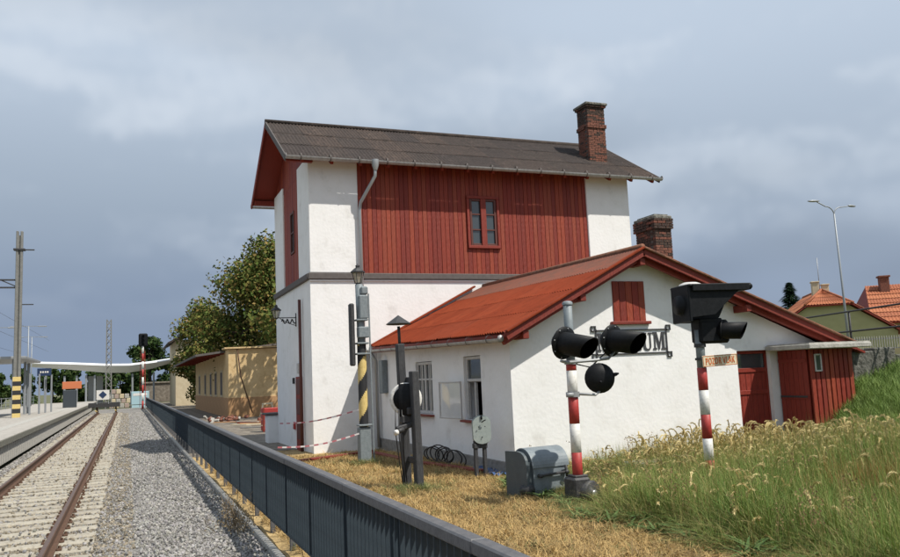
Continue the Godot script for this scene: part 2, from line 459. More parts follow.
func build_ground() -> void:
	hill.seed = 9; hill.frequency = 0.02; hill.fractal_octaves = 3
	var st := S()
	quad(st, Vector3(-900, -.5, 900), Vector3(-900, -.5, -900), Vector3(900, -.5, -900), Vector3(900, -.5, 900))
	structure(part("ground", st, M.field))
	st = S(true)
	grid(st, -3.45, 1.8, 26, 3, -100, 200, func(x, z): return -0.265 + hill.get_noise_2d(x * 60.0, z * 60.0) * 0.035 - 0.03 * smoothstep(1.2, 1.8, x))
	structure(part("track_bed", st, M.gravel))
	st = S(true)
	grid(st, 1.8, 15.5, 70, 3, -27, 150, yard_y)
	structure(part("mown_ground", st, M.straw))
	st = S(true)
	grid(st, 5.4, 15.0, 60, 0, -14.9, 90, func(x, z): return yard_y(x, z) + 0.012, func(x, z): return x > meadow_edge(z))
	structure(part("meadow_ground", st, M.soil))
	st = S(true)
	grid(st, 13.3, 30, 60, 3, -14.95, 60, bank_y)
	structure(part("grass_bank", st, M.bank))
	st = S(true)
	grid(st, 1.8, 40, 40, -27, -130, 60, func(x, z): return -0.31 + hill.get_noise_2d(x * 10.0, z * 10.0) * 0.02)
	structure(part("yard_pavement", st, M.paving))
	st = S()
	box(st, Vector3(130, 0.8, -130), Vector3(225, 2.6, 229.6))
	structure(part("upper_ground", st, M.field))
	# concrete edging strip below the fence
	st = S()
	for i in 60:
		box(st, Vector3(1.74, -.235, -3.0 - i * 1.5), Vector3(.09, .13, 1.485), .012)
	structure(part("kerb", st, M.concrete))

func build_track() -> void:
	var t := base("railway_track", Vector3(-1.70, -.25, -8), "single track of brown rails on pale concrete sleepers ending at a buffer", "railway track")
	var prof := PackedVector2Array([Vector2(-.075, -.172), Vector2(-.075, -.16), Vector2(-.012, -.145), Vector2(-.009, -.045), Vector2(-.035, -.035), Vector2(-.036, -.006), Vector2(-.03, 0), Vector2(.03, 0), Vector2(.036, -.006), Vector2(.035, -.035), Vector2(.009, -.045), Vector2(.012, -.145), Vector2(.075, -.16), Vector2(.075, -.172)])
	for x in [-.95, -2.457]:
		var st := S()
		prism(st, prof, 84.0, Transform3D(Basis.IDENTITY, Vector3(x, 0, -81.0)))
		var r := part("rail", st, M.rail_side, t)
		st = S()
		box(st, Vector3(x, .0022, -39.0), Vector3(.052, .004, 83.9))
		part("rail_head", st, M.rail_top, r)
	var shapes := []
	for v in 3:
		var st := S()
		box(st, Vector3(0, -.075, 0), Vector3(2.55 + v * .01, .15, .25), .025)
		shapes.append(mesh_of(st))
	var pad := S()
	for x in [-.7535, .7535]:
		for s in [-1, 1]:
			box(pad, Vector3(x + s * .11, .012, 0), Vector3(.07, .035, .11), .01)
			var bolt := Transform3D(Basis.IDENTITY, Vector3(x + s * .115, .03, 0))
			lathe(pad, [Vector2(.018, 0), Vector2(.018, .03), Vector2(0, .034)], 6, bolt)
	var pad_mesh := mesh_of(pad)
	for i in 124:
		var v := i % 3
		var z := -6.2 - i * 0.6 + rng.randf_range(-.02, .02)
		var o := part("sleeper", shapes[v], M.sleeper[(i * 7 + i / 3) % 3], t)
		o.position += Vector3(-1.7035 + rng.randf_range(-.02, .02), -.178 + rng.randf_range(-.006, .004), z)
		o.rotation.y = rng.randf_range(-.008, .008)
		part("fastenings", pad_mesh, M.rail_side, o).set_meta("kind", "stuff")
	# buffer stop at the far end
	var b := base("buffer_stop", Vector3(-1.9, -.2, -78), "dark timber buffer stop on rusty frame at the end of the track", "buffer stop")
	var st := S()
	box(st, Vector3(-1.9, .62, -78), Vector3(2.6, .42, .28), .03)
	part("beam", st, M.black_iron, b)
	for x in [-2.5, -.95]:
		st = S()
		bar(st, Vector3(x, .55, -78.2), Vector3(x, -.1, -80.5), .12, .12)
		box(st, Vector3(x, .1, -78.2), Vector3(.14, .7, .14))
		part("brace", st, M.rail_side, b)
		st = S()
		bar(st, Vector3(x, .06, -77.9), Vector3(x, .2, -74.8), .1, .08)
		part("rail_end", st, M.yellow, b)
	var d := base("stop_board", Vector3(-2.02, .8, -77.8), "white board with blue diamond standing on the buffer stop", "sign")
	st = S()
	box(st, Vector3(-2.02, 1.5, -77.8), Vector3(1.05, .85, .04), .005)
	part("panel", st, M.paint_white, d)
	st = S()
	box(st, Vector3(-2.02, 1.52, -77.765), Vector3(.46, .46, .02), 0, Basis(Vector3.BACK, PI / 4))
	part("diamond", st, M.blue_sign, d)
	for x in [-2.5, -1.55]:
		st = S()
		box(st, Vector3(x, 1.1, -77.85), Vector3(.06, .8, .06))
		part("post", st, M.steel, d)

# ------------------------------------------------------------------ roofs, boards, bricks
# one corrugated sheet: eave corners a, b and ridge corners d, c; ribs run from eave to ridge
func sheet(a: Vector3, b: Vector3, c: Vector3, d: Vector3, ribs: int, amp: float) -> ArrayMesh:
	var st := S(true)
	var nrm := (b - a).cross(d - a).normalized()
	if nrm.y < 0: nrm = -nrm
	var n := ribs * 4
	for i in n:
		var t0 := float(i) / n; var t1 := float(i + 1) / n
		var o0 := nrm * (amp * sin(t0 * ribs * TAU)); var o1 := nrm * (amp * sin(t1 * ribs * TAU))
		quad(st, a.lerp(b, t0) + o0, d.lerp(c, t0) + o0, d.lerp(c, t1) + o1, a.lerp(b, t1) + o1)
	st.set_smooth_group(1)
	# the lower cut edge, a few millimetres thick
	for i in n:
		var t0 := float(i) / n; var t1 := float(i + 1) / n
		var o0 := nrm * (amp * sin(t0 * ribs * TAU)); var o1 := nrm * (amp * sin(t1 * ribs * TAU))
		quad(st, a.lerp(b, t0) + o0 - nrm * .008, a.lerp(b, t0) + o0, a.lerp(b, t1) + o1, a.lerp(b, t1) + o1 - nrm * .008)
	return mesh_of(st)

func roof_slope(parent: Node, a: Vector3, b: Vector3, c: Vector3, d: Vector3, across: int, up: int, ribs: int, amp: float, mats: Array, top_mat: Material = null) -> void:
	var nrm := (b - a).cross(d - a).normalized()
	if nrm.y < 0: nrm = -nrm
	for j in up:
		for i in across:
			var t0 := float(i) / across; var t1 := float(i + 1) / across
			var s0 := float(j) / up - (0.02 if j > 0 else 0.0); var s1 := float(j + 1) / up
			var lift0 := nrm * ((.011 if j > 0 else 0.0) + (.006 if (i + j) % 2 else 0.0))
			var jig := rng.randf_range(-.004, .006)
			var sh := sheet(a.lerp(b, t0).lerp(d.lerp(c, t0), s0 + jig) + lift0, a.lerp(b, t1).lerp(d.lerp(c, t1), s0 + jig) + lift0, a.lerp(b, t1).lerp(d.lerp(c, t1), s1), a.lerp(b, t0).lerp(d.lerp(c, t0), s1), ribs, amp)
			var m: Material = mats[rng.randi() % mats.size()]
			if top_mat and j == up - 1: m = top_mat
			part("roof_sheet", sh, m, parent)

func slab(st: SurfaceTool, a: Vector3, b: Vector3, c: Vector3, d: Vector3, th: float) -> void:
	var nrm := (b - a).cross(d - a).normalized()
	if nrm.y > 0: nrm = -nrm
	var o := nrm * th
	quad(st, a, b, c, d); quad(st, a + o, d + o, c + o, b + o)
	quad(st, a, a + o, b + o, b); quad(st, b, b + o, c + o, c); quad(st, c, c + o, d + o, d); quad(st, d, d + o, a + o, a)

# courses of bricks round a stack, mortar core inside
func chimney(parent: Node, called: String, x0: float, x1: float, z0: float, z1: float, y0: float, y1: float, collar: Array, cap: float) -> void:
	var core := S()
	box(core, Vector3((x0 + x1) / 2, (y0 + y1) / 2, (z0 + z1) / 2), Vector3(x1 - x0 - .03, y1 - y0, z0 - z1 - .03))
	var ch := part(called, core, M.mortar, parent)
	var sts := [S(), S(), S()]
	var y := y0
	var k := 0
	while y < y1 - .03:
		var g := 0.0
		for c in collar:
			if y > c[0] and y < c[1]: g = c[2]
		var X0 := x0 - g; var X1 := x1 + g; var Z0 := z0 + g; var Z1 := z1 - g
		var off := 0.13 if k % 2 else 0.0
		for side in 2:
			var zc := Z0 - .06 if side == 0 else Z1 + .06
			var x := X0 - off
			while x < X1 - .02:
				var xa := maxf(x, X0); var xb := minf(x + .25, X1)
				if xb - xa > .03:
					box(sts[pick(y, y1)], Vector3((xa + xb) / 2, y + .0325, zc + rng.randf_range(-.004, .004)), Vector3(xb - xa - .012, .062, .12))
				x += .26
			var xc := X0 + .06 if side == 0 else X1 - .06
			var z := Z0 - .12 + (off - .13)
			while z > Z1 + .12:
				var za := z; var zb := maxf(z - .25, Z1 + .12)
				if za - zb > .03:
					box(sts[pick(y, y1)], Vector3(xc + rng.randf_range(-.004, .004), y + .0325, (za + zb) / 2), Vector3(.12, .062, za - zb - .012))
				z -= .26
		y += .075
		k += 1
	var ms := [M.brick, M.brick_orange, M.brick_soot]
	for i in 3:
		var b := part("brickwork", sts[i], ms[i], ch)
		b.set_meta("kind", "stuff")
	if cap > 0:
		var st := S()
		box(st, Vector3((x0 + x1) / 2, y1 + .05, (z0 + z1) / 2), Vector3(x1 - x0 + cap * 2, .1, z0 - z1 + cap * 2), .02)
		box(st, Vector3((x0 + x1) / 2, y1 + .12, (z0 + z1) / 2), Vector3(x1 - x0 - .1, .05, z0 - z1 - .1))
		part("cap", st, M.old_concrete, ch)

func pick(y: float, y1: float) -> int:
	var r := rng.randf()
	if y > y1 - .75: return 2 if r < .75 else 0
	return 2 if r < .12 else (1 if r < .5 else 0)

# a wooden window in the plane facing dir ("z" faces the camera side, "x" faces the track)
func window(parent: Node, at: Vector3, w: float, h: float, turn: float, frame: Material, cols: int, rows: Array, fw: float, glass: Material, depth := .07) -> Node3D:
	var bs := Basis(Vector3.UP, turn)
	var st := S()
	for s in [-1, 1]:
		box(st, at + bs * Vector3(s * (w / 2 - fw / 2), 0, 0), Vector3(fw, h, depth), .008, bs)
		box(st, at + bs * Vector3(0, s * (h / 2 - fw / 2), 0), Vector3(w - fw * 2, fw, depth), .008, bs)
	for c in range(1, cols):
		box(st, at + bs * Vector3(-w / 2 + w * c / cols, 0, 0), Vector3(fw * 1.5, h - fw * 2, depth * .9), .008, bs)
	for r in rows:
		box(st, at + bs * Vector3(0, -h / 2 + h * r, .004), Vector3(w - fw * 2, fw * .6, depth * .7), 0, bs)
	var f := part("window", st, frame, parent)
	var edges := [0.0] + rows + [1.0]
	for c in cols:
		for r in edges.size() - 1:
			var p := S()
			var yc: float = (edges[r] + edges[r + 1]) / 2
			box(p, at + bs * Vector3(-w / 2 + w * (c + .5) / cols, -h / 2 + h * yc, -.012), Vector3(w / cols - fw, h * (edges[r + 1] - edges[r]) - fw * .5, .006), 0, bs)
			part("pane", p, glass, f)
	return f

# half-round gutter with brackets
func gutter(parent: Node, a: Vector3, b: Vector3, r: float, brackets: int) -> void:
	var st := S(true)
	var n := 8
	for i in n:
		for rr in [r, r - .008]:
			var p := PI * i / n; var q := PI * (i + 1) / n
			var d := (b - a).normalized()
			var side := d.cross(Vector3.UP).normalized()
			var o0: Vector3 = side * cos(p) * rr - Vector3.UP * sin(p) * rr
			var o1: Vector3 = side * cos(q) * rr - Vector3.UP * sin(q) * rr
			quad(st, a + o0, b + o0, b + o1, a + o1)
	for e in [a, b]:
		lathe(st, [Vector2(r - .002, -.004), Vector2(r - .002, .004), Vector2(0, .004)], 8, along((b - a), e), 0, TAU)
	var g := part("gutter", st, M.gutter, parent)
	for i in brackets:
		var s := S()
		var c := a.lerp(b, (i + .5) / brackets)
		lathe(s, [Vector2(r + .012, -.02), Vector2(r + .012, .02)], 12, along(b - a, c), 0, TAU)
		part("bracket", s, M.trim, g)

func downpipe(parent: Node, pts: Array, r: float, m: Material, funnel := false) -> MeshInstance3D:
	var st := S(true)
	tube(st, pts, r, 10)
	if funnel:
		lathe(st, [Vector2(r, -.25), Vector2(r * 2.1, -.08), Vector2(r * 2.1, .1)], 12, Transform3D(Basis.IDENTITY, pts[0]))
	return part("downpipe", st, m, parent)

# ------------------------------------------------------------------ the tall building
func build_tower() -> void:
	var X0 := 5.25; var X1 := 17.23; var Z0 := -24.5; var Z1 := -30.7
	var T := base("tall_building", Vector3(5.25, -.4, -24.5), "tall white plastered building with dark red boarded upper storey and brown roof", "building")
	# core walls: white below, board backing above
	var st := S()
	box(st, Vector3((X0 + X1) / 2, 2.33, (Z0 + Z1) / 2), Vector3(X1 - X0, 5.46, Z0 - Z1))
	part("lower_wall", st, M.white, T)
	st = S()
	box(st, Vector3((X0 + X1) / 2, 7.05, (Z0 + Z1) / 2), Vector3(X1 - X0 - .24, 3.92, Z0 - Z1 - .24))
	part("upper_wall", st, M.dark_red, T)
	# corner pilasters of the upper storey
	for r in [[5.25, 6.86, -24.5, -26.25], [5.25, 6.86, -29.0, -30.7], [15.42, 17.23, -24.5, -26.25], [15.42, 17.23, -29.0, -30.7]]:
		st = S()
		box(st, Vector3((r[0] + r[1]) / 2, 7.14, (r[2] + r[3]) / 2), Vector3(r[1] - r[0], 3.74, r[2] - r[3]), .02)
		part("pilaster", st, M.white, T)
	# the grey string course
	st = S()
	box(st, Vector3((X0 + X1) / 2, 5.155, Z0 + .03), Vector3(X1 - X0 + .14, .2, .12), .02)
	box(st, Vector3(X0 - .03, 5.155, (Z0 + Z1) / 2 - .05), Vector3(.12, .2, Z0 - Z1 - .06), .02)
	part("string_course", st, M.trim, T)
	st = S()
	box(st, Vector3((X0 + X1) / 2, 5.02, Z0 + .012), Vector3(X1 - X0 + .03, .06, .06), .01)
	part("ledge", st, M.white, T)
	# upright boards on the side that faces the camera
	var n := 54
	var bw := (15.42 - 6.86) / n
	for i in n:
		var x := 6.86 + (i + .5) * bw
		var y0 := 5.26 + rng.randf_range(-.004, .004)
		var spans := [[y0, 9.0]]
		if x > 10.74 and x < 11.82: spans = [[y0, 6.2], [7.9, 9.0]]
		for s in spans:
			st = S()
			box(st, Vector3(x, (s[0] + s[1]) / 2, Z0 - .075 + rng.randf_range(-.006, .006)), Vector3(bw - .010, s[1] - s[0], .045), .006)
			part("board", st, M.boards[rng.randi() % 5], T)
	# boards between the pilasters on the side that faces the track, and the gable above
	n = 16
	bw = (29.0 - 26.25) / n
	for i in n:
		var z := -26.25 - (i + .5) * bw
		var spans2 := [[5.26, 8.76]]
		if z < -27.05 and z > -27.75: spans2 = [[5.26, 6.3], [7.8, 8.76]]
		for s in spans2:
			st = S()
			box(st, Vector3(X0 + .075 + rng.randf_range(-.005, .005), (s[0] + s[1]) / 2, z), Vector3(.045, s[1] - s[0], bw - .016), .006)
			part("board", st, M.boards[rng.randi() % 5], T)
	n = 32
	bw = (Z0 - Z1) / n
	for i in n:
		var za := Z0 - i * bw - .008; var zb := Z0 - (i + 1) * bw + .008
		var ya := 8.72 + .603 * (za + 24.0) * -1.0 if za > -27.6 else 8.72 + .603 * (za + 31.2)
		var yb := 8.72 + .603 * (zb + 24.0) * -1.0 if zb > -27.6 else 8.72 + .603 * (zb + 31.2)
		st = S()
		prism(st, PackedVector2Array([Vector2(za, 8.75), Vector2(zb, 8.75), Vector2(zb, maxf(yb, 8.76)), Vector2(za, maxf(ya, 8.76))]), .04, Transform3D(Basis(Vector3(0, 0, 1), Vector3.UP, Vector3(-1, 0, 0)), Vector3(X0 + .09, 0, 0)))
		part("gable_board", st, M.boards[rng.randi() % 5], T)
	st = S()
	prism(st, PackedVector2Array([Vector2(Z0 - .1, 8.7), Vector2(Z1 + .1, 8.7), Vector2(-27.6, 10.7)]), X1 - X0 - .4, Transform3D(Basis(Vector3(0, 0, 1), Vector3.UP, Vector3(-1, 0, 0)), Vector3(X1 - .1, 0, 0)))
	part("attic", st, M.dark_red, T)
	# windows
	var w := window(T, Vector3(11.28, 7.05, Z0 - .06), .98, 1.62, 0, M.frame_brown, 2, [.34, .67], .075, M.glass, .09)
	st = S()
	box(st, Vector3(11.28, 7.91, Z0 - .02), Vector3(1.22, .1, .08), .01)
	box(st, Vector3(11.28, 6.19, Z0 - .02), Vector3(1.22, .1, .1), .01)
	for s in [-1, 1]: box(st, Vector3(11.28 + s * .56, 7.05, Z0 - .03), Vector3(.1, 1.62, .08), .01)
	box(st, Vector3(11.28, 7.05, Z0 - .012), Vector3(.2, 1.62, .07), .01)
	part("surround", st, M.dark_red, w)
	window(T, Vector3(X0 + .07, 7.05, -27.4), .66, 1.46, -PI / 2, M.frame_brown, 1, [.5], .07, M.glass, .09)
	# roof
	var a := Vector3(4.47, 8.83, -23.95); var b := Vector3(18.3, 8.83, -23.95)
	var c := Vector3(18.3, 11.03, -27.6); var d := Vector3(4.47, 11.03, -27.6)
	var e := Vector3(4.47, 8.83, -31.25); var f := Vector3(18.3, 8.83, -31.25)
	st = S()
	var dn := Vector3(0, -.035, 0)
	slab(st, a + dn + Vector3(.03, .02, -.05), b + dn + Vector3(-.03, .02, -.05), c + dn - Vector3(.03, 0, 0), d + dn + Vector3(.03, 0, 0), .035)
	slab(st, f + dn + Vector3(-.03, .02, .05), e + dn + Vector3(.03, .02, .05), d + dn + Vector3(.03, 0, 0), c + dn - Vector3(.03, 0, 0), .035)
	var roof := part("roof", st, M.dark_red, T)
	roof_slope(roof, a, b, c, d, 13, 3, 9, .02, M.roof_brown)
	roof_slope(roof, f, e, d, c, 13, 2, 9, .02, M.roof_brown)
	st = S(true)
	tube(st, [Vector3(4.44, 11.04, -27.6), Vector3(18.33, 11.04, -27.6)], .09, 10)
	part("ridge_cap", st, M.roof_brown[0], roof)
	# verge boards on both ends
	for x in [4.46, 18.29]:
		for q in [[a, d], [e, d]]:
			st = S()
			bar(st, Vector3(x, q[0].y - .09, q[0].z), Vector3(x, q[1].y - .09, q[1].z), .045, .2, .008)
			part("verge_board", st, M.trim if q[0] == a else M.dark_red, roof)
	# purlins that carry the overhang
	for p in [[-24.35, 8.83], [-27.6, 10.73], [-30.85, 8.83]]:
		st = S()
		box(st, Vector3(4.95, p[1], p[0]), Vector3(.85, .17, .15), .01)
		part("purlin", st, M.dark_red, roof)
	# rafter ends under the front eave
	for i in 15:
		st = S()
		var x := 5.0 + i * .93
		bar(st, Vector3(x, 8.70, -24.02), Vector3(x, 9.08, -24.65), .09, .12)
		part("rafter", st, M.dark_red, roof)
	gutter(T, Vector3(4.45, 8.795, -23.885), Vector3(18.32, 8.80, -23.885), .095, 15)
	gutter(T, Vector3(18.32, 8.80, -31.37), Vector3(4.45, 8.80, -31.37), .082, 6)
	downpipe(T, [Vector3(7.28, 8.72, -23.83), Vector3(7.27, 8.3, -23.86), Vector3(6.92, 7.55, -24.36), Vector3(6.88, 7.3, -24.40), Vector3(6.90, -.2, -24.40)], .055, M.zinc, true)
	chimney(T, "chimney", 16.32, 17.10, -25.5, -26.25, 9.3, 12.0, [[11.88, 12.1, .055], [11.05, 11.2, .04]], .10)
	# side that faces the track: door, pipe, lamp bracket, small fittings
	st = S()
	box(st, Vector3(X0 - .015, .85, -26.45), Vector3(.06, 2.45, .95), .01)
	var dr := part("door", st, M.dark_red, T)
	st = S()
	for y in [.3, 1.1, 1.75]: box(st, Vector3(X0 - .05, y, -26.45), Vector3(.02, .5 if y > .2 else .4, .62), .006)
	part("panel", st, M.frame_brown, dr)
	st = S(true)
	tube(st, [Vector3(X0 - .1, 4.55, -25.75), Vector3(X0 - .1, -.3, -25.75)], .05, 8)
	part("downpipe", st, M.frame_brown, T)
	for q in [[2.35, -26.5, .34, .24, M.frame_white], [1.95, -27.35, .2, .16, M.stripe_black], [.45, -27.35, .24, .22, M.paint_red]]:
		st = S()
		box(st, Vector3(X0 - .03, q[0], q[1]), Vector3(.06, q[2], q[3]), .01)
		part("wall_plate", st, q[4], T)
	# low pier with dark cap at the far corner
	var lp := base("low_pier", Vector3(4.85, -.35, -31.2), "low white pier with dark cap at far corner of the tall building", "pier")
	st = S()
	box(st, Vector3(5.08, .15, -31.1), Vector3(.4, 1.1, .7), .02)
	part("shaft", st, M.white, lp)
	st = S()
	box(st, Vector3(5.06, .75, -31.1), Vector3(.56, .08, .86), .02)
	part("cap", st, M.trim, lp)
	# wrought bracket lantern
	var wl := base("wall_lantern", Vector3(X0, 3.9, -26.8), "black lantern on scrolled wall bracket above the dark red side door", "lantern")
	st = S(true)
	tube(st, [Vector3(X0, 4.05, -26.8), Vector3(4.6, 4.05, -26.8)], .016, 6)
	var curl := []
	for i in 22: curl.append(Vector3(4.75 + .45 * i / 21.0, 3.93 + .07 * sin(i * .85), -26.8 + .05 * cos(i * .85)))
	tube(st, curl, .022, 5)
	tube(st, [Vector3(X0 - .02, 4.2, -26.8), Vector3(X0 - .02, 3.75, -26.8)], .016, 6)
	tube(st, [Vector3(X0, 3.78, -26.8), Vector3(5.0, 3.86, -26.8), Vector3(4.7, 4.03, -26.8)], .012, 5)
	part("bracket", st, M.black_iron, wl)
	lantern(wl, Vector3(4.58, 4.0, -26.8), .85)

# four-sided street lantern standing on point p
func lantern(parent: Node, p: Vector3, k: float) -> void:
	var st := S()
	lathe(st, [Vector2(.02, 0), Vector2(.07, .03), Vector2(.09, .06), Vector2(.02, .062)], 6, Transform3D(Basis.from_scale(Vector3.ONE * k), p))
	lathe(st, [Vector2(.2, .34), Vector2(.205, .37), Vector2(.10, .46), Vector2(.06, .48), Vector2(.06, .52), Vector2(.075, .53), Vector2(.03, .57), Vector2(0, .6)], 6, Transform3D(Basis.from_scale(Vector3.ONE * k), p))
	for i in 6:
		var a := TAU * i / 6
		bar(st, p + Vector3(cos(a) * .09, .05, sin(a) * .09) * k, p + Vector3(cos(a) * .17, .36, sin(a) * .17) * k, .016 * k, .016 * k)
	part("lantern_frame", st, M.black_iron, parent)
	st = S()
	lathe(st, [Vector2(.083, .06), Vector2(.163, .35)], 6, Transform3D(Basis.from_scale(Vector3.ONE * k), p))
	part("lantern_glass", st, M.lantern_glass, parent)

# ------------------------------------------------------------------ the low gabled house
func build_museum() -> void:
	var T := base("low_gabled_house", Vector3(7.33, -.25, -14.96), "low white gabled house with red sheet roof and iron lettering on its front", "building")
	var XF := Transform3D(Basis.IDENTITY, Vector3(0, 0, -15.26))
	# front wall as a polygon with the side door opening cut out
	var st := S()
	prism(st, PackedVector2Array([Vector2(7.33, -.4), Vector2(13.22, -.4), Vector2(13.22, 2.18), Vector2(14.2, 2.18), Vector2(14.2, -.4), Vector2(16.3, -.4), Vector2(16.3, 2.10), Vector2(10.6, 4.30), Vector2(7.33, 2.72)]), .30, XF)
	part("front_wall", st, M.white, T)
	# shaded side wall with two window openings
	var wz := [[-19.6, -20.86], [-16.48, -17.47]]
	st = S()
	var wall := func(z0: float, z1: float, y0: float, y1: float) -> void:
		box(st, Vector3(7.475, (y0 + y1) / 2, (z0 + z1) / 2), Vector3(.285, y1 - y0, z0 - z1))
	wall.call(-15.262, -16.48, -.4, 2.74); wall.call(-17.47, -19.6, -.4, 2.74); wall.call(-20.86, -24.5, -.4, 2.74)
	wall.call(-16.48, -17.47, -.4, .87); wall.call(-16.48, -17.47, 2.33, 2.74)
	wall.call(-19.6, -20.86, -.4, .92); wall.call(-19.6, -20.86, 2.30, 2.74)
	part("side_wall", st, M.white, T)
	st = S()
	box(st, Vector3(7.32, -.16, -19.9), Vector3(.06, .46, 9.2), .012)
	part("side_plinth", st, M.plinth, T)
	st = S()
	box(st, Vector3(10.27, -.23, -14.95), Vector3(5.86, .42, .06), .012)
	part("front_plinth", st, M.concrete, T)
	st = S()
	box(st, Vector3(11.9, 1.0, -24.3), Vector3(8.7, 2.4, .2))
	box(st, Vector3(16.2, .9, -19.8), Vector3(.2, 2.4, 9.0))
	box(st, Vector3(11.9, -.2, -19.8), Vector3(8.6, .05, 9.0))
	box(st, Vector3(10.9, 1.2, -19.4), Vector3(.12, 3.0, 8.2))
	part("inner_wall", st, M.interior, T)
	# windows of the side wall
	var w1 := window(T, Vector3(7.40, 1.61, -20.23), 1.22, 1.36, -PI / 2, M.frame_white, 2, [.66], .075, M.glass)
	st = S()
	box(st, Vector3(7.29, .89, -20.23), Vector3(.16, .05, 1.4), .01)
	part("sill", st, M.barge, w1)
	st = S()
	for s in [-1, 1]: box(st, Vector3(7.375, 1.61, -20.23 + s * .31), Vector3(.03, 1.2, .03))
	part("glazing_bar", st, M.frame_white, w1)
	var w2 := window(T, Vector3(7.42, 2.03, -16.975), .95, .58, -PI / 2, M.frame_white, 1, [], .07, M.glass)
	tag(w2, "upper light of the open side window", "")
	st = S()
	for s in [-1, 1]: box(st, Vector3(7.42, 1.30, -16.975 + s * .44), Vector3(.08, .86, .07), .01)
	box(st, Vector3(7.42, 1.30, -16.975), Vector3(.07, .86, .05), .01)
	part("casement_frame", st, M.frame_white, w2)
	st = S()
	box(st, Vector3(7.28, .84, -16.975), Vector3(.16, .05, 1.1), .01)
	part("sill", st, M.barge, w2)
	# the casement swung open against the wall
	var cs := window(T, Vector3(7.14, 1.32, -17.92), 1.02, .88, -PI / 2 + .16, M.frame_white, 1, [], .04, M.pane, .035)
	tag(cs, "casement swung open against the side wall", "")
	# roof
	var a := Vector3(7.02, 2.73, -14.5); var d := Vector3(10.46, 4.50, -14.5); var g := Vector3(16.45, 2.27, -14.5)
	var b := Vector3(7.12, 2.92, -24.42); var c := Vector3(11.12, 4.82, -24.42); var h := Vector3(17.2, 2.45, -24.42)
	var dn := Vector3(0, -.04, 0)
	st = S()
	slab(st, b + dn + Vector3(.1, .02, 0), a + dn + Vector3(.1, .02, -.03), d + dn + Vector3(0, 0, -.03), c + dn, .05)
	slab(st, a + Vector3(9.8, -.64, -.03) + dn, h + dn, c + dn, d + dn + Vector3(0, 0, -.03), .05)
	var roof := part("roof", st, M.dark_red, T)
	roof_slope(roof, b, a, d, c, 10, 4, 8, .024, M.roof_red, M.roof_worn)
	roof_slope(roof, g, h, c, d, 10, 3, 9, .016, [M.roof_old])
	st = S(true)
	tube(st, [d + Vector3(0, .02, .02), c + Vector3(0, .02, 0)], .075, 8)
	part("ridge_cap", st, M.roof_old, roof)
	st = S()
	bar(st, b + Vector3(0, .03, .04), c + Vector3(-.35, .0, .04), .16, .06, .01)
	part("wall_flashing", st, M.roof_red[2], roof)
	# two tiers of verge boards on the front gable
	for q in [[a, d], [g, d]]:
		var lift: Vector3 = Vector3(0, -.09, .035)
		st = S()
		bar(st, q[0] + lift, q[1] + lift, .04, .19, .008)
		part("verge_board", st, M.barge, roof)
		st = S()
		bar(st, q[0] + Vector3(0, .0, .05), q[1] + Vector3(0, .0, .05), .13, .05, .012)
		part("verge_cover", st, M.roof_old if q[0] == g else M.roof_red[1], roof)
		st = S()
		bar(st, q[0] + Vector3(0, -.2, -.14), q[1] + Vector3(0, -.2, -.14), .1, .14, .008)
		part("verge_rafter", st, M.dark_red, roof)
	for p in [[10.46, 4.20], [7.5, 2.66], [13.3, 3.15], [8.9, 3.42]]:
		st = S()
		box(st, Vector3(p[0], p[1], -14.76), Vector3(.14, .16, .5), .01)
		part("purlin", st, M.barge, roof)
	st = S()
	box(st, Vector3(7.12, 2.70, -19.4), Vector3(.05, .16, 9.6), .006, Basis(Vector3.RIGHT, .018))
	part("eave_board", st, M.dark_red, roof)
	gutter(T, Vector3(6.99, 2.80, -24.4), Vector3(6.94, 2.60, -14.55), .075, 9)
	downpipe(T, [Vector3(7.0, 2.72, -24.1), Vector3(7.2, 2.45, -24.2), Vector3(7.22, -.2, -24.2)], .05, M.zinc)
	st = S()
	box(st, Vector3(7.24, 1.95, -23.6), Vector3(.18, 1.0, .35), .02)
	part("meter_box", st, M.grey_paint, T)
	chimney(T, "chimney", 13.45, 14.0, -18.0, -18.9, 2.9, 5.95, [[5.65, 6.0, .05]], .03)
	# boarded loft shutter
	st = S()
	box(st, Vector3(10.325, 2.885, -14.93), Vector3(1.02, .07, .14), .01)
	var sh := part("loft_shutter", st, M.barge, T)
	for i in 5:
		st = S()
		box(st, Vector3(9.905 + (i + .5) * .168, 3.365, -14.945 + rng.randf_range(-.003, .003)), Vector3(.16, .9, .03), .006)
		part("board", st, M.boards[i], sh)
	# iron frame with the name
	st = S()
	for y in [2.21, 2.73]: box(st, Vector3(10.34, y, -14.944), Vector3(1.94, .03, .02))
	for x in [9.42, 11.26]: box(st, Vector3(x, 2.47, -14.944), Vector3(.03, .6, .02))
	for x in [9.36, 11.32]:
		for y in [2.17, 2.77]:
			for s in [-1, 1]:
				box(st, Vector3(x + s * .05, y, -14.941), Vector3(.025, .125, .022))
				box(st, Vector3(x, y + s * .05, -14.941), Vector3(.125, .025, .022))
	var sign := part("name_frame", st, M.letter, T)
	text(sign, "MUZEUM", Vector3(10.34, 2.47, -14.948), 0.40, 1.80, M.letter, 0.0, "Droid Serif", 700, 0.014, "lettering")
	# door beside the shed
	st = S()
	for i in 6: box(st, Vector3(13.22 + (i + .5) * .1633, .78, -15.12 + rng.randf_range(-.003, .003)), Vector3(.157, 1.92, .04), .006)
	for y in [.35, 1.2, 1.72]: box(st, Vector3(13.71, y, -15.09), Vector3(.9, .1, .03), .006)
	var dr := part("door", st, M.door_red, T)
	st = S()
	box(st, Vector3(13.71, 1.93, -15.12), Vector3(.86, .36, .02))
	part("pane", st, M.glass, dr)
	st = S()
	box(st, Vector3(13.71, 2.14, -15.1), Vector3(.98, .07, .07), .01)
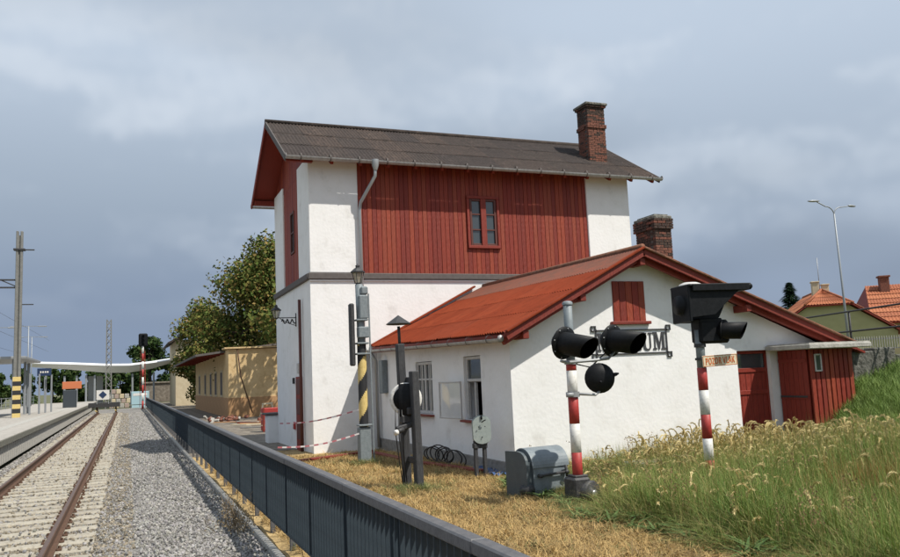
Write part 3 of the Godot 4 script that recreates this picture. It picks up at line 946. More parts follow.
	for s in [-1, 1]: box(st, Vector3(13.71 + s * .47, .95, -15.1), Vector3(.05, 2.4, .07), .01)
	part("frame", st, M.door_red, dr)

func text(parent: Node, s: String, at: Vector3, height: float, width: float, m: Material, turn: float, font: String, weight: int, depth: float, called: String) -> MeshInstance3D:
	var f := SystemFont.new()
	f.font_names = PackedStringArray([font])
	f.font_weight = weight
	var tm := TextMesh.new()
	tm.font = f; tm.text = s; tm.font_size = 64; tm.pixel_size = 0.01; tm.depth = depth
	tm.horizontal_alignment = HORIZONTAL_ALIGNMENT_CENTER
	tm.vertical_alignment = VERTICAL_ALIGNMENT_CENTER
	var bb := tm.get_aabb()
	var o := MeshInstance3D.new()
	o.mesh = tm; o.material_override = m
	put(parent, o, called)
	var k := Vector3(width / bb.size.x, height / bb.size.y, 1)
	var bs := Basis(Vector3.UP, turn) * Basis.from_scale(k)
	o.transform = Transform3D(bs, at - bs * bb.get_center())
	return o

# ------------------------------------------------------------------ red annex
func build_shed() -> void:
	var T := base("red_shed", Vector3(15.1, 0, -14.0), "small red boarded shed under a concrete slab beside the grass bank", "shed")
	var st := S()
	box(st, Vector3(15.02, 2.20, -14.275), Vector3(1.9, .11, 1.35), .015)
	box(st, Vector3(15.02, 2.27, -14.275), Vector3(1.84, .03, 1.29))
	part("slab_roof", st, M.concrete, T)
	st = S()
	box(st, Vector3(15.1, .9, -14.47), Vector3(1.24, 2.44, .86))
	part("backing", st, M.dark_red, T)
	# upright boards, front
	for i in 9:
		st = S()
		var x := 14.43 + (i + .5) * (1.32 / 9)
		box(st, Vector3(x, .92, -14.0 + rng.randf_range(-.004, .004)), Vector3(.118, 2.44, .035), .006)
		part("board", st, M.boards[(i * 3) % 5], T)
	# side door towards the house front
	st = S()
	for i in 6: box(st, Vector3(14.43 + rng.randf_range(-.003, .003), .92, -14.06 - (i + .5) * .145), Vector3(.035, 2.44, .138), .006)
	for y in [.35, 1.05, 1.9]: box(st, Vector3(14.405, y, -14.5), Vector3(.02, .08, .84), .004)
	var d := part("door", st, M.door_red, T)
	st = S()
	box(st, Vector3(14.385, 1.07, -14.5), Vector3(.02, .045, .8), .004)
	part("hinge_strap", st, M.black_iron, d)
	# little window with white frame
	st = S()
	for s in [-1, 1]:
		box(st, Vector3(14.66 + s * .085, 1.83, -13.965), Vector3(.035, .4, .03), .005)
		box(st, Vector3(14.66, 1.83 + s * .185, -13.965), Vector3(.135, .035, .03), .005)
	var w := part("small_window", st, M.frame_white, T)
	st = S()
	box(st, Vector3(14.66, 1.83, -13.972), Vector3(.135, .335, .012))
	part("pane", st, M.glass, w)

# ------------------------------------------------------------------ upper side on the right
func build_upper_side() -> void:
	var rw := base("retaining_wall", Vector3(15.9, -.2, -15.0), "grey weathered concrete retaining wall above the grass bank", "wall")
	var st := S()
	var prev := 0.0
	for i in 12:
		var x := 15.80 + i * .75
		var top := 2.16 - .10 * absf(sin(i * 1.7)) - (.12 if i > 2 else 0.0)
		box(st, Vector3(x + .375, (top - .4) / 2, -14.86 + rng.randf_range(-.01, .01)), Vector3(.745, top + .4, .34), .03)
	part("wall", st, M.dark_concrete, rw)
	st = S(true)
	for k in 10:
		pass
	# pipe railing along the top
	var r := base("pipe_railing", Vector3(19.2, 2.1, -17), "dark pipe railing along the road edge above the retaining wall", "railing")
	var A := Vector3(18.0, 3.2, -14.3); var B := Vector3(19.7, 3.2, -19.1); var D := (B - A)
	for y in [0.0, -.56]:
		st = S(true)
		tube(st, [A - D * .6 + Vector3(0, y, 0), B + D * .25 + Vector3(0, y, 0)], .026, 8)
		part("rail", st, M.black_iron, r)
	for t in [-.42, .0, .50, 1.0]:
		st = S(true)
		var p: Vector3 = A + D * t
		tube(st, [p, Vector3(p.x, 1.9, p.z)], .03, 8)
		part("post", st, M.black_iron, r)
	# grey picket fence beyond
	var pf := base("picket_fence", Vector3(39.8, 2.1, -33), "grey picket fence in front of the orange roofed house", "fence")
	for i in 60:
		st = S()
		var p := Vector3(37.5, 2.05, -34.2).lerp(Vector3(44.5, 2.05, -30.5), i / 59.0)
		box(st, p + Vector3(0, .5, 0), Vector3(.07, 1.0, .03), 0, Basis(Vector3.UP, .486))
		part("picket", st, M.concrete, pf)
	for y in [.3, .85]:
		st = S()
		bar(st, Vector3(37.5, 2.05 + y, -34.24), Vector3(44.5, 2.05 + y, -30.54), .04, .07)
		part("rail", st, M.concrete, pf)
	# double-arm street lamp
	var l := base("street_lamp", Vector3(33.65, 2.1, -30), "tall slim street lamp with two arms beside the orange roofed house", "street lamp")
	st = S(true)
	tube(st, [Vector3(33.66, 2.1, -30), Vector3(33.62, 5, -30), Vector3(33.55, 9.25, -30)], [.07, .055, .04], 10)
	part("pole", st, M.pole_grey, l)
	var lc := Vector3(33.55, 9.2, -30)
	for s in [-1, 1]:
		st = S(true)
		var arm := []
		for i in 9:
			var t := i / 8.0
			arm.append(lc + Vector3(s * (1.0 - cos(t * PI / 2)) * .55 * .94 if t < 1 else s * .55, sin(t * PI / 2) * .42, s * .0))
		arm.append(lc + Vector3(s * 1.35, .56, -s * .25))
		tube(st, arm, .028, 6)
		part("arm", st, M.pole_grey, l)
		st = S(true)
		var hx := Transform3D(Basis(Vector3.UP, s * .18) * Basis.from_scale(Vector3(.36, .055, .12)), lc + Vector3(s * 1.62, .585, -s * .29))
		lathe(st, [Vector2(0, -1), Vector2(.7, -.7), Vector2(1, 0), Vector2(.7, .7), Vector2(0, 1)], 12, hx)
		part("lamp_head", st, M.steel, l)
	# house with half-hipped orange roof
	var h := base("orange_roofed_house", Vector3(49, 2.1, -45), "olive green house with half hipped orange tiled roof beyond the street lamp", "house")
	var bs := Basis(Vector3.UP, -.62)
	var O := Vector3(49.3, 2.0, -45.6)
	var H := func(x: float, y: float, z: float) -> Vector3: return O + bs * Vector3(x, y, z)
	st = S()
	var gable := PackedVector2Array([Vector2(-4.6, -.2), Vector2(4.7, -.2), Vector2(4.7, 1.75), Vector2(1.45, 3.92), Vector2(-1.3, 3.92), Vector2(-4.6, 1.75)])
	prism(st, gable, 9.0, Transform3D(bs, O + bs * Vector3(0, 0, -9.0)))
	part("wall", st, M.olive, h)
	var apex: Vector3 = H.call(.08, 5.25, -1.7)
	var back: Vector3 = H.call(.08, 5.25, -9.4)
	var hl: Vector3 = H.call(-1.62, 3.98, .4); var hr: Vector3 = H.call(1.78, 3.98, .4)
	var el: Vector3 = H.call(-5.0, 1.65, .3); var er: Vector3 = H.call(5.2, 1.65, .3)
	var ml: Vector3 = H.call(-1.62, 3.98, -9.4); var mr: Vector3 = H.call(1.78, 3.98, -9.4)
	var bl: Vector3 = H.call(-5.0, 1.65, -9.4); var br: Vector3 = H.call(5.2, 1.65, -9.4)
	st = S()
	var dd := Vector3(0, -.05, 0)
	slab(st, hl + dd, hr + dd, apex + dd, apex + dd, .1)
	slab(st, er + dd, br + dd, mr + dd, hr + dd, .1); slab(st, hr + dd, mr + dd, back + dd, apex + dd, .1)
	slab(st, bl + dd, el + dd, hl + dd, ml + dd, .1); slab(st, ml + dd, hl + dd, apex + dd, back + dd, .1)
	var rf := part("roof", st, M.dark_red, h)
	for q in [[er, br, mr, hr, 6, 40], [hr, mr, back, apex, 3, 40], [bl, el, hl, ml, 6, 40], [ml, hl, apex, back, 3, 40], [hl, hr, apex, apex, 4, 16]]:
		var rows: int = q[4]
		for k in rows:
			var t0 := float(k) / rows - (.03 if k else 0.0); var t1 := float(k + 1) / rows
			var up := Vector3(0, .03, 0)
			part("tile_course", sheet(q[0].lerp(q[3], t0) + up, q[1].lerp(q[2], t0) + up, q[1].lerp(q[2], t1), q[0].lerp(q[3], t1), q[5], .03), M.tile_orange[k % 3], rf)
	st = S(true)
	for q in [[apex, back], [hl, apex], [hr, apex]]: tube(st, [q[0] + Vector3(0, .03, 0), q[1] + Vector3(0, .03, 0)], .1, 6)
	part("ridge_tiles", st, M.tile_orange[1], rf)
	for p in [[-.2, -2.6, 6.05], [.9, -4.4, 5.95]]:
		st = S()
		var q: Vector3 = H.call(p[0], p[2] - .8, p[1])
		box(st, q, Vector3(.5, 1.4, .5), .02, bs)
		box(st, q + Vector3(0, .72, 0), Vector3(.62, .1, .62), .02, bs)
		part("chimney", st, M.cream, rf)
	st = S(true)
	tube(st, [H.call(.3, 5.2, -3.4), H.call(.3, 8.0, -3.4)], .03, 5)
	part("aerial", st, M.steel, rf)
	var h2 := base("red_chimney_house", Vector3(62, 2, -52), "orange roofed house with brick chimney behind the olive green house", "house")
	st = S()
	box(st, Vector3(66, 3.4, -50), Vector3(10, 3.0, 8), 0, bs)
	part("wall", st, M.cream, h2)
	st = S()
	var O2 := Vector3(65.5, 4.7, -49.5)
	slab(st, O2 + bs * Vector3(-6, 0, 5), O2 + bs * Vector3(6, 0, 5), O2 + bs * Vector3(5, 3.4, 0), O2 + bs * Vector3(-5, 3.4, 0), .15)
	slab(st, O2 + bs * Vector3(6, 0, -5), O2 + bs * Vector3(-6, 0, -5), O2 + bs * Vector3(-5, 3.4, 0), O2 + bs * Vector3(5, 3.4, 0), .15)
	slab(st, O2 + bs * Vector3(-6, 0, -5), O2 + bs * Vector3(-6, 0, 5), O2 + bs * Vector3(-5, 3.4, 0), O2 + bs * Vector3(-5, 3.4, -.01), .15)
	var r2 := part("roof", st, M.dark_red, h2)
	for k in 8:
		var t0 := k / 8.0; var t1 := (k + 1.3) / 8.0
		var up := Vector3(0, .08, 0)
		part("tile_course", sheet(O2 + up + bs * Vector3(-6 + t0, 3.4 * t0, 5 - 5 * t0), O2 + up + bs * Vector3(6 - t0, 3.4 * t0, 5 - 5 * t0), O2 + bs * Vector3(6 - t1, 3.4 * t1, 5 - 5 * t1), O2 + bs * Vector3(-6 + t1, 3.4 * t1, 5 - 5 * t1), 44, .03), M.tile_orange[k % 3], r2)
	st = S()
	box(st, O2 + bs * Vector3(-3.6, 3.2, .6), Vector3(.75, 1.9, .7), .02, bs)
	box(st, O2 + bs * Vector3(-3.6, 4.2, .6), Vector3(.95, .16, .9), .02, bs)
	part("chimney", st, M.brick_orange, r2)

# ------------------------------------------------------------------ the dark blue fence
func build_fence() -> void:
	var F := base("metal_fence", Vector3(1.9, -.25, -10), "long dark blue metal picket fence with grey top rail beside the track", "fence")
	var st := S()
	for i in 31:
		var z := -1.41 - i * 3.0
		st = S()
		box(st, Vector3(1.9, .925, z - 1.5), Vector3(.11, .085, 2.994), .012)
		part("top_rail", st, M.fence_rail, F).position += Vector3(rng.randf_range(-.004, .004), rng.randf_range(-.004, .003), 0)
		st = S()
		box(st, Vector3(1.9, .008, z - 1.5), Vector3(.05, .035, 2.994), .006)
		part("bottom_rail", st, M.fence, F)
	st = S()
	box(st, Vector3.ZERO, Vector3(.07, 1.2, .045), .006)
	var post := mesh_of(st)
	for i in 62:
		var o := part("post", post, M.fence_rail, F)
		o.position += Vector3(1.935, .31, -1.41 - i * 1.5)
	st = S()
	box(st, Vector3.ZERO, Vector3(.055, .86, .012), .003)
	var pk := mesh_of(st)
	var rest := S()
	for i in 770:
		var z := -2.2 - i * .12
		if i < 300:
			var o := part("picket", pk, M.fence, F)
			o.position += Vector3(1.89, .454, z)
			o.rotation.y = rng.randf_range(-.05, .05)
		else:
			box(rest, Vector3(1.89, .454, z), Vector3(.055, .86, .012))
	var ro := part("pickets", rest, M.fence, F)
	ro.set_meta("kind", "stuff")

# ------------------------------------------------------------------ signals
# red and white bands of a round post: list of [y0, y1, material]
func banded(parent: Node, at: Vector3, r: float, bands: Array) -> void:
	for b in bands:
		var st := S(true)
		tube(st, [Vector3(at.x, b[0], at.z), Vector3(at.x, b[1], at.z)], r, 16, true)
		part("post_band", st, b[2], parent)

# a signal lamp: round backing disc, lens and long hood open below at the end
func signal_lamp(parent: Node, at: Vector3, dir: Vector3, disc: float, hood_r: float, hood_len: float) -> void:
	var xf := along(dir, at)
	var st := S(true)
	lathe(st, [Vector2(0, -.16), Vector2(hood_r * .8, -.15), Vector2(hood_r * .95, -.03), Vector2(disc, -.015), Vector2(disc, .0), Vector2(hood_r, .003)], 24, xf)
	var l := part("signal_lamp", st, M.black, parent)
	st = S(true)
	lathe(st, [Vector2(hood_r * .95, .004), Vector2(hood_r * .7, .03), Vector2(0, .045)], 20, xf)
	part("lens", st, M.lens_dark, l)
	# hood: a tube whose end is cut aslant, longer above
	st = S(true)
	var n := 28
	var up := (Vector3.UP - xf.basis.y * xf.basis.y.dot(Vector3.UP)).normalized()
	var side := xf.basis.y.cross(up)
	for rr in [hood_r, hood_r - .012]:
		for i in n:
			var a := TAU * i / n; var b := TAU * (i + 1) / n
			var oa: Vector3 = (up * cos(a) + side * sin(a)) * rr
			var ob: Vector3 = (up * cos(b) + side * sin(b)) * rr
			var la := hood_len * (.86 + .14 * cos(a)); var lb := hood_len * (.86 + .14 * cos(b))
			quad(st, at + oa, at + ob, at + ob + xf.basis.y * lb, at + oa + xf.basis.y * la)
	for i in n:
		var a := TAU * i / n; var b := TAU * (i + 1) / n
		var la := hood_len * (.86 + .14 * cos(a)); var lb := hood_len * (.86 + .14 * cos(b))
		var oa := up * cos(a) + side * sin(a); var ob := up * cos(b) + side * sin(b)
		quad(st, at + oa * hood_r + xf.basis.y * la, at + ob * hood_r + xf.basis.y * lb, at + ob * (hood_r - .012) + xf.basis.y * lb, at + oa * (hood_r - .012) + xf.basis.y * la)
	part("hood", st, M.black, l)

func build_signals() -> void:
	# three-lamp crossing signal
	var p := Vector3(6.62, -.2, -11.3)
	var T := base("crossing_signal", p, "three-lamp railway crossing signal on red and white post with grey top", "crossing signal")
	banded(T, p, .083, [[.18, .61, M.paint_red], [.611, 1.06, M.paint_white], [1.061, 1.50, M.paint_red], [1.501, 1.90, M.paint_white], [1.901, 2.03, M.paint_red]])
	var st := S(true)
	tube(st, [Vector3(p.x, 2.031, p.z), Vector3(p.x, 2.97, p.z)], .072, 16)
	lathe(st, [Vector2(.085, 2.96), Vector2(.085, 3.0), Vector2(.06, 3.02), Vector2(0, 3.03)], 16, Transform3D(Basis.IDENTITY, Vector3(p.x, 0, p.z)))
	part("post_top", st, M.grey_paint, T)
	st = S()
	box(st, Vector3(p.x - .02, .0, p.z), Vector3(.30, .46, .34), .03)
	box(st, Vector3(p.x, .245, p.z), Vector3(.24, .04, .24), .01)
	var foot := part("foot", st, M.black_iron, T)
	st = S(true)
	var fx := along(Vector3(.35, 0, 1), Vector3(p.x + .13, -.02, p.z + .16))
	lathe(st, [Vector2(.2, -.12), Vector2(.2, .02), Vector2(.17, .04), Vector2(.08, .045), Vector2(.07, .07), Vector2(0, .075)], 20, fx)
	part("foot_cover", st, M.black_iron, foot)
	st = S(true)
	lathe(st, [Vector2(.06, .072), Vector2(.05, .085), Vector2(0, .09)], 12, fx)
	part("boss", st, M.zinc, foot)
	# brackets
	st = S(true)
	tube(st, [Vector3(6.36, 2.06, -11.16), Vector3(6.48, 2.03, -11.2), Vector3(7.0, 2.05, -11.24), Vector3(7.3, 2.07, -11.25), Vector3(7.44, 2.2, -11.25)], .024, 8)
	lathe(st, [Vector2(.105, 2.0), Vector2(.105, 2.07)], 14, Transform3D(Basis.IDENTITY, Vector3(p.x, 0, p.z)))
	part("bracket", st, M.steel, T)
	st = S(true)
	tube(st, [Vector3(p.x, 1.53, p.z + .06), Vector3(6.98, 1.50, -11.2), Vector3(7.1, 1.58, -11.2)], .022, 8)
	lathe(st, [Vector2(.11, 1.48), Vector2(.11, 1.56)], 14, Transform3D(Basis.IDENTITY, Vector3(p.x, 0, p.z)))
	box(st, Vector3(p.x - .1, 1.52, p.z + .08), Vector3(.12, .06, .06), .01)
	part("bracket", st, M.steel, T)
	signal_lamp(T, Vector3(6.43, 2.34, -11.14), Vector3(.26, -.20, .95), .265, .18, .62)
	signal_lamp(T, Vector3(7.38, 2.36, -11.22), Vector3(.30, -.14, .94), .265, .18, .60)
	# third lamp, turned away: shallow back dish with a stud at its rim
	st = S(true)
	var cx := along(Vector3(-.38, .0, .92), Vector3(7.08, 1.76, -11.2))
	lathe(st, [Vector2(0, .10), Vector2(.07, .098), Vector2(.13, .085), Vector2(.2, .04), Vector2(.235, .0), Vector2(.245, -.02), Vector2(.22, -.03), Vector2(0, -.05)], 24, cx)
	var c := part("signal_lamp", st, M.black, T)
	tag(c, "round lamp seen from its domed back", "")
	st = S(true)
	lathe(st, [Vector2(.035, 0), Vector2(.03, .05), Vector2(.012, .1), Vector2(0, .1)], 10, along(Vector3(.95, .25, .2), Vector3(7.29, 1.80, -11.13)))
	lathe(st, [Vector2(.022, .0), Vector2(.022, .03), Vector2(0, .03)], 8, along(Vector3(-.38, .0, .92), Vector3(7.02, 1.70, -11.10)))
	part("stud", st, M.black, c)

	for w in [[Vector3(7.36, 2.2, -11.36), Vector3(7.0, 1.94, -11.33), Vector3(6.72, 2.0, -11.3)]]:
		st = S(true)
		tube(st, w, .012, 6)
		part("cable", st, M.cable, T)
	st = S(true)
	for k in 8:
		var a := TAU * k / 8 + .2
		for c3 in [[Vector3(6.43, 2.34, -11.14), Vector3(.26, -.20, .95)], [Vector3(7.38, 2.36, -11.22), Vector3(.30, -.14, .94)]]:
			var X: Transform3D = along(c3[1], c3[0])
			lathe(st, [Vector2(.011, .0), Vector2(.011, .014), Vector2(0, .016)], 6, Transform3D(X.basis, X * Vector3(cos(a) * .235, 0, sin(a) * .235)))
	part("bolts", st, M.steel, T).set_meta("kind", "stuff")

	# post with big hooded board
	var q := Vector3(9.12, -.2, -11.2)
	var B := base("hooded_signal", q, "black signal with long flat hood on red and white post in tall grass", "signal")
	var lean := Vector3(-.03, 0, 0)
	banded(B, q, .082, [[-.25, .30, M.paint_red], [.301, .66, M.paint_white], [.661, 1.06, M.paint_red], [1.061, 1.47, M.paint_white], [1.471, 1.85, M.paint_red]])
	st = S(true)
	tube(st, [Vector3(q.x, 1.851, q.z), Vector3(q.x, 2.5, q.z)], .075, 14)
	part("post_top", st, M.grey_paint, B)
	# backing board facing right, hood plate over it with cheeks
	var dirx := Vector3(.985, 0, .17).normalized()
	var dz := dirx.cross(Vector3.UP)   # horizontal, across the board
	var bs := Basis(dirx, Vector3.UP, dirx.cross(Vector3.UP))
	var O := Vector3(8.80, 0, -11.2)
	st = S()
	box(st, O + Vector3(0, 2.94, 0), Vector3(.05, .64, .62), .015, bs)
	var bd := part("backing_board", st, M.black, B)
	for s in [-1, 1]:
		st = S()
		var ck := PackedVector2Array([Vector2(.02, 2.63), Vector2(.38, 2.63), Vector2(.55, 2.60), Vector2(.86, 2.72), Vector2(1.10, 3.16), Vector2(1.10, 3.2), Vector2(.02, 3.2)])
		prism(st, ck if s < 0 else PackedVector2Array([Vector2(.02, 2.70), Vector2(.45, 2.74), Vector2(.95, 3.16), Vector2(.95, 3.2), Vector2(.02, 3.2)]), .02, Transform3D(bs, O + bs.z * (s * .29 - .01)))
		part("cheek", st, M.black, bd)
	st = S()
	box(st, O + dirx * .53 + Vector3(0, 3.235, 0), Vector3(1.10, .05, .68), .02, bs)
	box(st, O + dirx * 1.12 + Vector3(0, 3.205, 0), Vector3(.16, .115, .66), .04, bs)
	box(st, O + dirx * .57 + bs.z * -.345 + Vector3(0, 3.195, 0), Vector3(1.06, .12, .03), .01, bs)
	box(st, O + dirx * .57 + bs.z * .345 + Vector3(0, 3.195, 0), Vector3(1.06, .12, .03), .01, bs)
	part("hood_plate", st, M.black, bd)
	st = S(true)
	lathe(st, [Vector2(.22, 3.255), Vector2(.2, 3.29), Vector2(.12, 3.32), Vector2(0, 3.33)], 14, Transform3D(Basis(Vector3(1, 0, 0), Vector3.UP, Vector3(0, 0, .8)), Vector3(9.02, 0, -11.2)))
	part("white_dropping", st, M.frame_white, bd)  # white dropping on top of the hood, shaped as a low dome
	signal_lamp(B, O + dirx * .06 + Vector3(0, 2.92, 0), dirx, .24, .2, .45)
	# lower lamp box with short hood
	st = S()
	box(st, Vector3(9.36, 2.46, -11.2), Vector3(.56, .40, .34), .04, bs)
	box(st, Vector3(9.3, 2.64, -11.2), Vector3(.44, .1, .3), .02, bs)
	part("lamp_box", st, M.black, B)
	signal_lamp(B, Vector3(9.50, 2.47, -11.04), Vector3(.62, -.06, .78), .17, .145, .40)
	st = S(true)
	lathe(st, [Vector2(.1, 1.98), Vector2(.1, 2.02)], 12, Transform3D(Basis.IDENTITY, Vector3(q.x, 0, q.z)))
	lathe(st, [Vector2(.1, 2.2), Vector2(.1, 2.26)], 12, Transform3D(Basis.IDENTITY, Vector3(q.x, 0, q.z)))
	part("clamp", st, M.black_iron, B)
	# plate with print
	var pl := base("warning_plate", Vector3(9.4, 1.98, -11.08), "small cream plate with worn orange lettering on the hooded signal post", "sign")
	var pb := Basis(Vector3.BACK, .03)
	st = S()
	box(st, Vector3(9.42, 1.965, -11.08), Vector3(.74, .19, .015), .003, pb)
	part("plate", st, M.plate, pl)
	st = S()
	for s in [-1, 1]:
		box(st, Vector3(9.42, 1.965, -11.071) + pb * Vector3(0, s * .086, 0), Vector3(.72, .008, .004), 0, pb)
		box(st, Vector3(9.42, 1.965, -11.071) + pb * Vector3(s * .358, 0, 0), Vector3(.008, .17, .004), 0, pb)
	part("printed_border", st, M.orange_print, pl)
	var tx := text(pl, "POZOR VLAK", Vector3(9.42, 1.965, -11.07) - pl.position, .115, .62, M.orange_print, 0, "Droid Sans", 700, .004, "printed_words")
	tx.rotate_object_local(Vector3.BACK, .03)

# ------------------------------------------------------------------ things in the yard
func build_yard_things() -> void:
	var st := S()
	# grey cabinet with rounded lid
	var C := base("relay_cabinet", Vector3(6.55, -.2, -12.6), "blue grey steel cabinet with rounded lid left of the crossing signal", "cabinet")
	var prof := PackedVector2Array([Vector2(-.31, -.2), Vector2(.31, -.2)])
	var lid := PackedVector2Array()
	for k in 19:
		var t := PI * k / 18.0
		prof.append(Vector2(.31 * cos(t), .30 + .30 * sin(t)))
		lid.append(Vector2(.33 * cos(t), .30 + .318 * sin(t)))
	for k in 19:
		var t := PI * (18 - k) / 18.0
		lid.append(Vector2(.305 * cos(t), .30 + .295 * sin(t)))
	var cb := Basis(Vector3.UP, .10)
	var XF := Transform3D(cb * Basis(Vector3(0, 0, 1), Vector3.UP, Vector3(-1, 0, 0)), Vector3(6.98, 0, -12.6))
	prism(st, prof, .70, XF)
	part("body", st, M.blue_grey, C)
	st = S()
	prism(st, PackedVector2Array([Vector2(-.33, -.2), Vector2(.33, -.2), Vector2(.33, .34), Vector2(.31, .44), Vector2(.26, .51), Vector2(.18, .555), Vector2(.05, .575), Vector2(-.33, .56)]), .05, Transform3D(XF.basis, XF * Vector3(0, 0, .80)))
	box(st, XF * Vector3(.02, .1, .75), Vector3(.1, .6, .5), 0, cb)
	part("end_plate", st, M.blue_dark, C)
	st = S()
	prism(st, lid, .74, Transform3D(XF.basis, XF * Vector3(0, 0, -.02)))
	part("lid", st, M.blue_grey, C)
	st = S(true)
	tube(st, [XF * Vector3(.36, .17, .62), XF * Vector3(.37, .20, .06)], .022, 8)
	tube(st, [XF * Vector3(.30, .17, .60), XF * Vector3(.40, .17, .60)], .03, 8)
	tube(st, [XF * Vector3(.30, .20, .08), XF * Vector3(.42, .20, .08)], .035, 8)
	tube(st, [XF * Vector3(.38, .31, .09), XF * Vector3(.38, .12, .07)], .025, 8)
	part("bar_lock", st, M.black_iron, C)
	st = S(true)
	lathe(st, [Vector2(.09, -.1), Vector2(.09, .1), Vector2(0, .1)], 12, along(Vector3(.3, 0, 1), Vector3(6.2, -.05, -12.26)))
	part("cable_gland", st, M.black_iron, C)

	# pale signal box on two legs
	var P := base("pale_signal_box", Vector3(6.78, -.2, -15.4), "pale green rounded signal box on two black legs before the side window", "signal box")
	st = S()
	var pill := PackedVector2Array()
	for i in 24:
		var a := TAU * i / 24
		pill.append(Vector2(.185 * cos(a) * (1.0 if absf(sin(a)) < .9 else .95), (.13 if sin(a) > 0 else -.13) + .15 * sin(a)))
	prism(st, pill, .20, Transform3D(Basis(Vector3.UP, -.3), Vector3(6.83, .76, -15.5)))
	var hd := part("housing", st, M.pale_green, P)
	st = S()
	var pill2 := PackedVector2Array()
	for v in pill: pill2.append(v * 1.07)
	prism(st, pill2, .04, Transform3D(Basis(Vector3.UP, -.3), Vector3(6.81, .76, -15.42)))
	part("flange", st, M.pale_green, hd)
	st = S(true)
	tube(st, [Vector3(6.76, .92, -15.28), Vector3(6.79, .95, -15.24), Vector3(6.83, .97, -15.22)], .012, 6)
	tube(st, [Vector3(6.77, .98, -15.3), Vector3(6.77, 1.07, -15.3)], .02, 6)
	for s in [[-.07, .83], [.07, .83], [.0, .62]]:
		lathe(st, [Vector2(.012, 0), Vector2(.012, .012), Vector2(0, .014)], 8, along(Vector3(-.3, 0, 1), Vector3(6.77 + s[0], s[1], -15.30)))
	part("lever", st, M.black, hd)
	st = S()
	for s in [-1, 1]:
		box(st, Vector3(6.76 + s * .10, .15, -15.42), Vector3(.075, .8, .075), .008)
	box(st, Vector3(6.76, .44, -15.42), Vector3(.3, .10, .12), .01)
	part("legs", st, M.tarred, P)
	# black twin post with cone lamp and disc
	var B := base("signal_post", Vector3(4.98, -.2, -14.6), "black twin timber post with cone lamp on top and round signal disc", "signal post")
	st = S()
	bar(st, Vector3(5.0, -.25, -14.95), Vector3(4.91, 2.56, -14.85), .15, .15, .015)
	part("post", st, M.tarred, B)
	st = S()
	bar(st, Vector3(5.08, -.25, -14.5), Vector3(5.05, 2.02, -14.5), .19, .14, .015)
	part("post", st, M.tarred, B)
	st = S()
	for y in [1.85, .35]: box(st, Vector3(5.02, y, -14.7), Vector3(.06, .12, .4), .01)
	part("tie", st, M.black_iron, B)
	st = S(true)
	tube(st, [Vector3(4.91, 2.55, -14.85), Vector3(4.9, 2.9, -14.85)], .03, 8)
	part("lamp_stem", st, M.black_iron, B)
	st = S()
	lathe(st, [Vector2(.0, 3.12), Vector2(.03, 3.10), Vector2(.245, 2.95), Vector2(.235, 2.935), Vector2(.05, 3.0)], 18, Transform3D(Basis.IDENTITY, Vector3(4.9, 0, -14.85)))
	part("lamp_shade", st, M.black_iron, B)
	st = S(true)
	var dx := along(Vector3(-.35, 0, .94), Vector3(4.93, 1.50, -14.66))
	lathe(st, [Vector2(.31, -.02), Vector2(.31, .02), Vector2(.24, .022)], 28, dx)
	var dc := part("disc", st, M.paint_white, B)
	st = S(true)
	lathe(st, [Vector2(.24, .0), Vector2(.24, .035), Vector2(0, .04)], 24, dx)
	box(st, Vector3(4.93, 1.48, -14.6), Vector3(.3, .62, .05), .01, Basis(Vector3.UP, -.35))
	part("disc_face", st, M.black, dc)
	st = S()
	box(st, Vector3(4.93, 1.12, -14.66), Vector3(.24, .16, .16), .02)
	box(st, Vector3(4.86, .98, -14.6), Vector3(.34, .10, .12), .02, Basis(Vector3.BACK, .25))
	box(st, Vector3(4.98, 1.27, -14.62), Vector3(.14, .14, .2), .02)
	part("gear_box", st, M.black_iron, B)
	st = S(true)
	tube(st, [Vector3(4.82, .94, -14.55), Vector3(4.68, .9, -14.5)], .045, 10)
	part("lever_arm", st, M.black_iron, B)
	st = S(true)
	tube(st, [Vector3(4.69, .9, -14.5), Vector3(4.63, .885, -14.48)], .05, 10)
	part("lever_end", st, M.paint_white, B)
	for k in 3:
		st = S(true)
		tube(st, [Vector3(4.7 + k * .06, 1.3, -14.6), Vector3(4.69 + k * .07, .9 - k * .1, -14.62), Vector3(4.76 + k * .05, .3, -14.65), Vector3(4.84 + k * .04, -.18, -14.7)], .011, 5)
		part("wire", st, M.cable, B)

	# striped mast with lantern
	var Y := base("striped_mast", Vector3(5.58, -.25, -20), "grey mast with yellow and black spiral stripes and a lantern on top", "mast")
	st = S()
	box(st, Vector3(5.58, .22, -20.0), Vector3(.30, .95, .26), .02)
	part("foot", st, M.grey_paint, Y)
	var bands := 9
	var yb0 := .68
	var yb1 := 2.80
	# spiral stripes as bands wound round the tube
	for col in 2:
		st = S(true)
		var r := .115
		var turns := 2.3
		var hgt := (yb1 - yb0)
		for i in 24:
			for j in 48:
				var a0 := TAU * i / 24; var a1 := TAU * (i + 1) / 24
				var y0 := yb0 + hgt * j / 48; var y1 := yb0 + hgt * (j + 1) / 48
				var ph := fposmod((float(j) + .5) / 48 * turns + a0 / TAU + .35, 1.0)
				if (ph < .5) != (col == 0): continue
				quad(st, Vector3(5.58 + cos(a0) * r, y0, -20 + sin(a0) * r), Vector3(5.58 + cos(a0) * r, y1, -20 + sin(a0) * r), Vector3(5.58 + cos(a1) * r, y1, -20 + sin(a1) * r), Vector3(5.58 + cos(a1) * r, y0, -20 + sin(a1) * r))
		part("yellow_stripe" if col == 0 else "black_stripe", st, M.yellow if col == 0 else M.stripe_black, Y)
	st = S(true)
	tube(st, [Vector3(5.58, 2.80, -20), Vector3(5.56, 4.35, -20)], .10, 14)
	part("tube", st, M.grey_paint, Y)
	st = S()
	box(st, Vector3(5.62, 3.75, -19.93), Vector3(.24, .62, .22), .03)
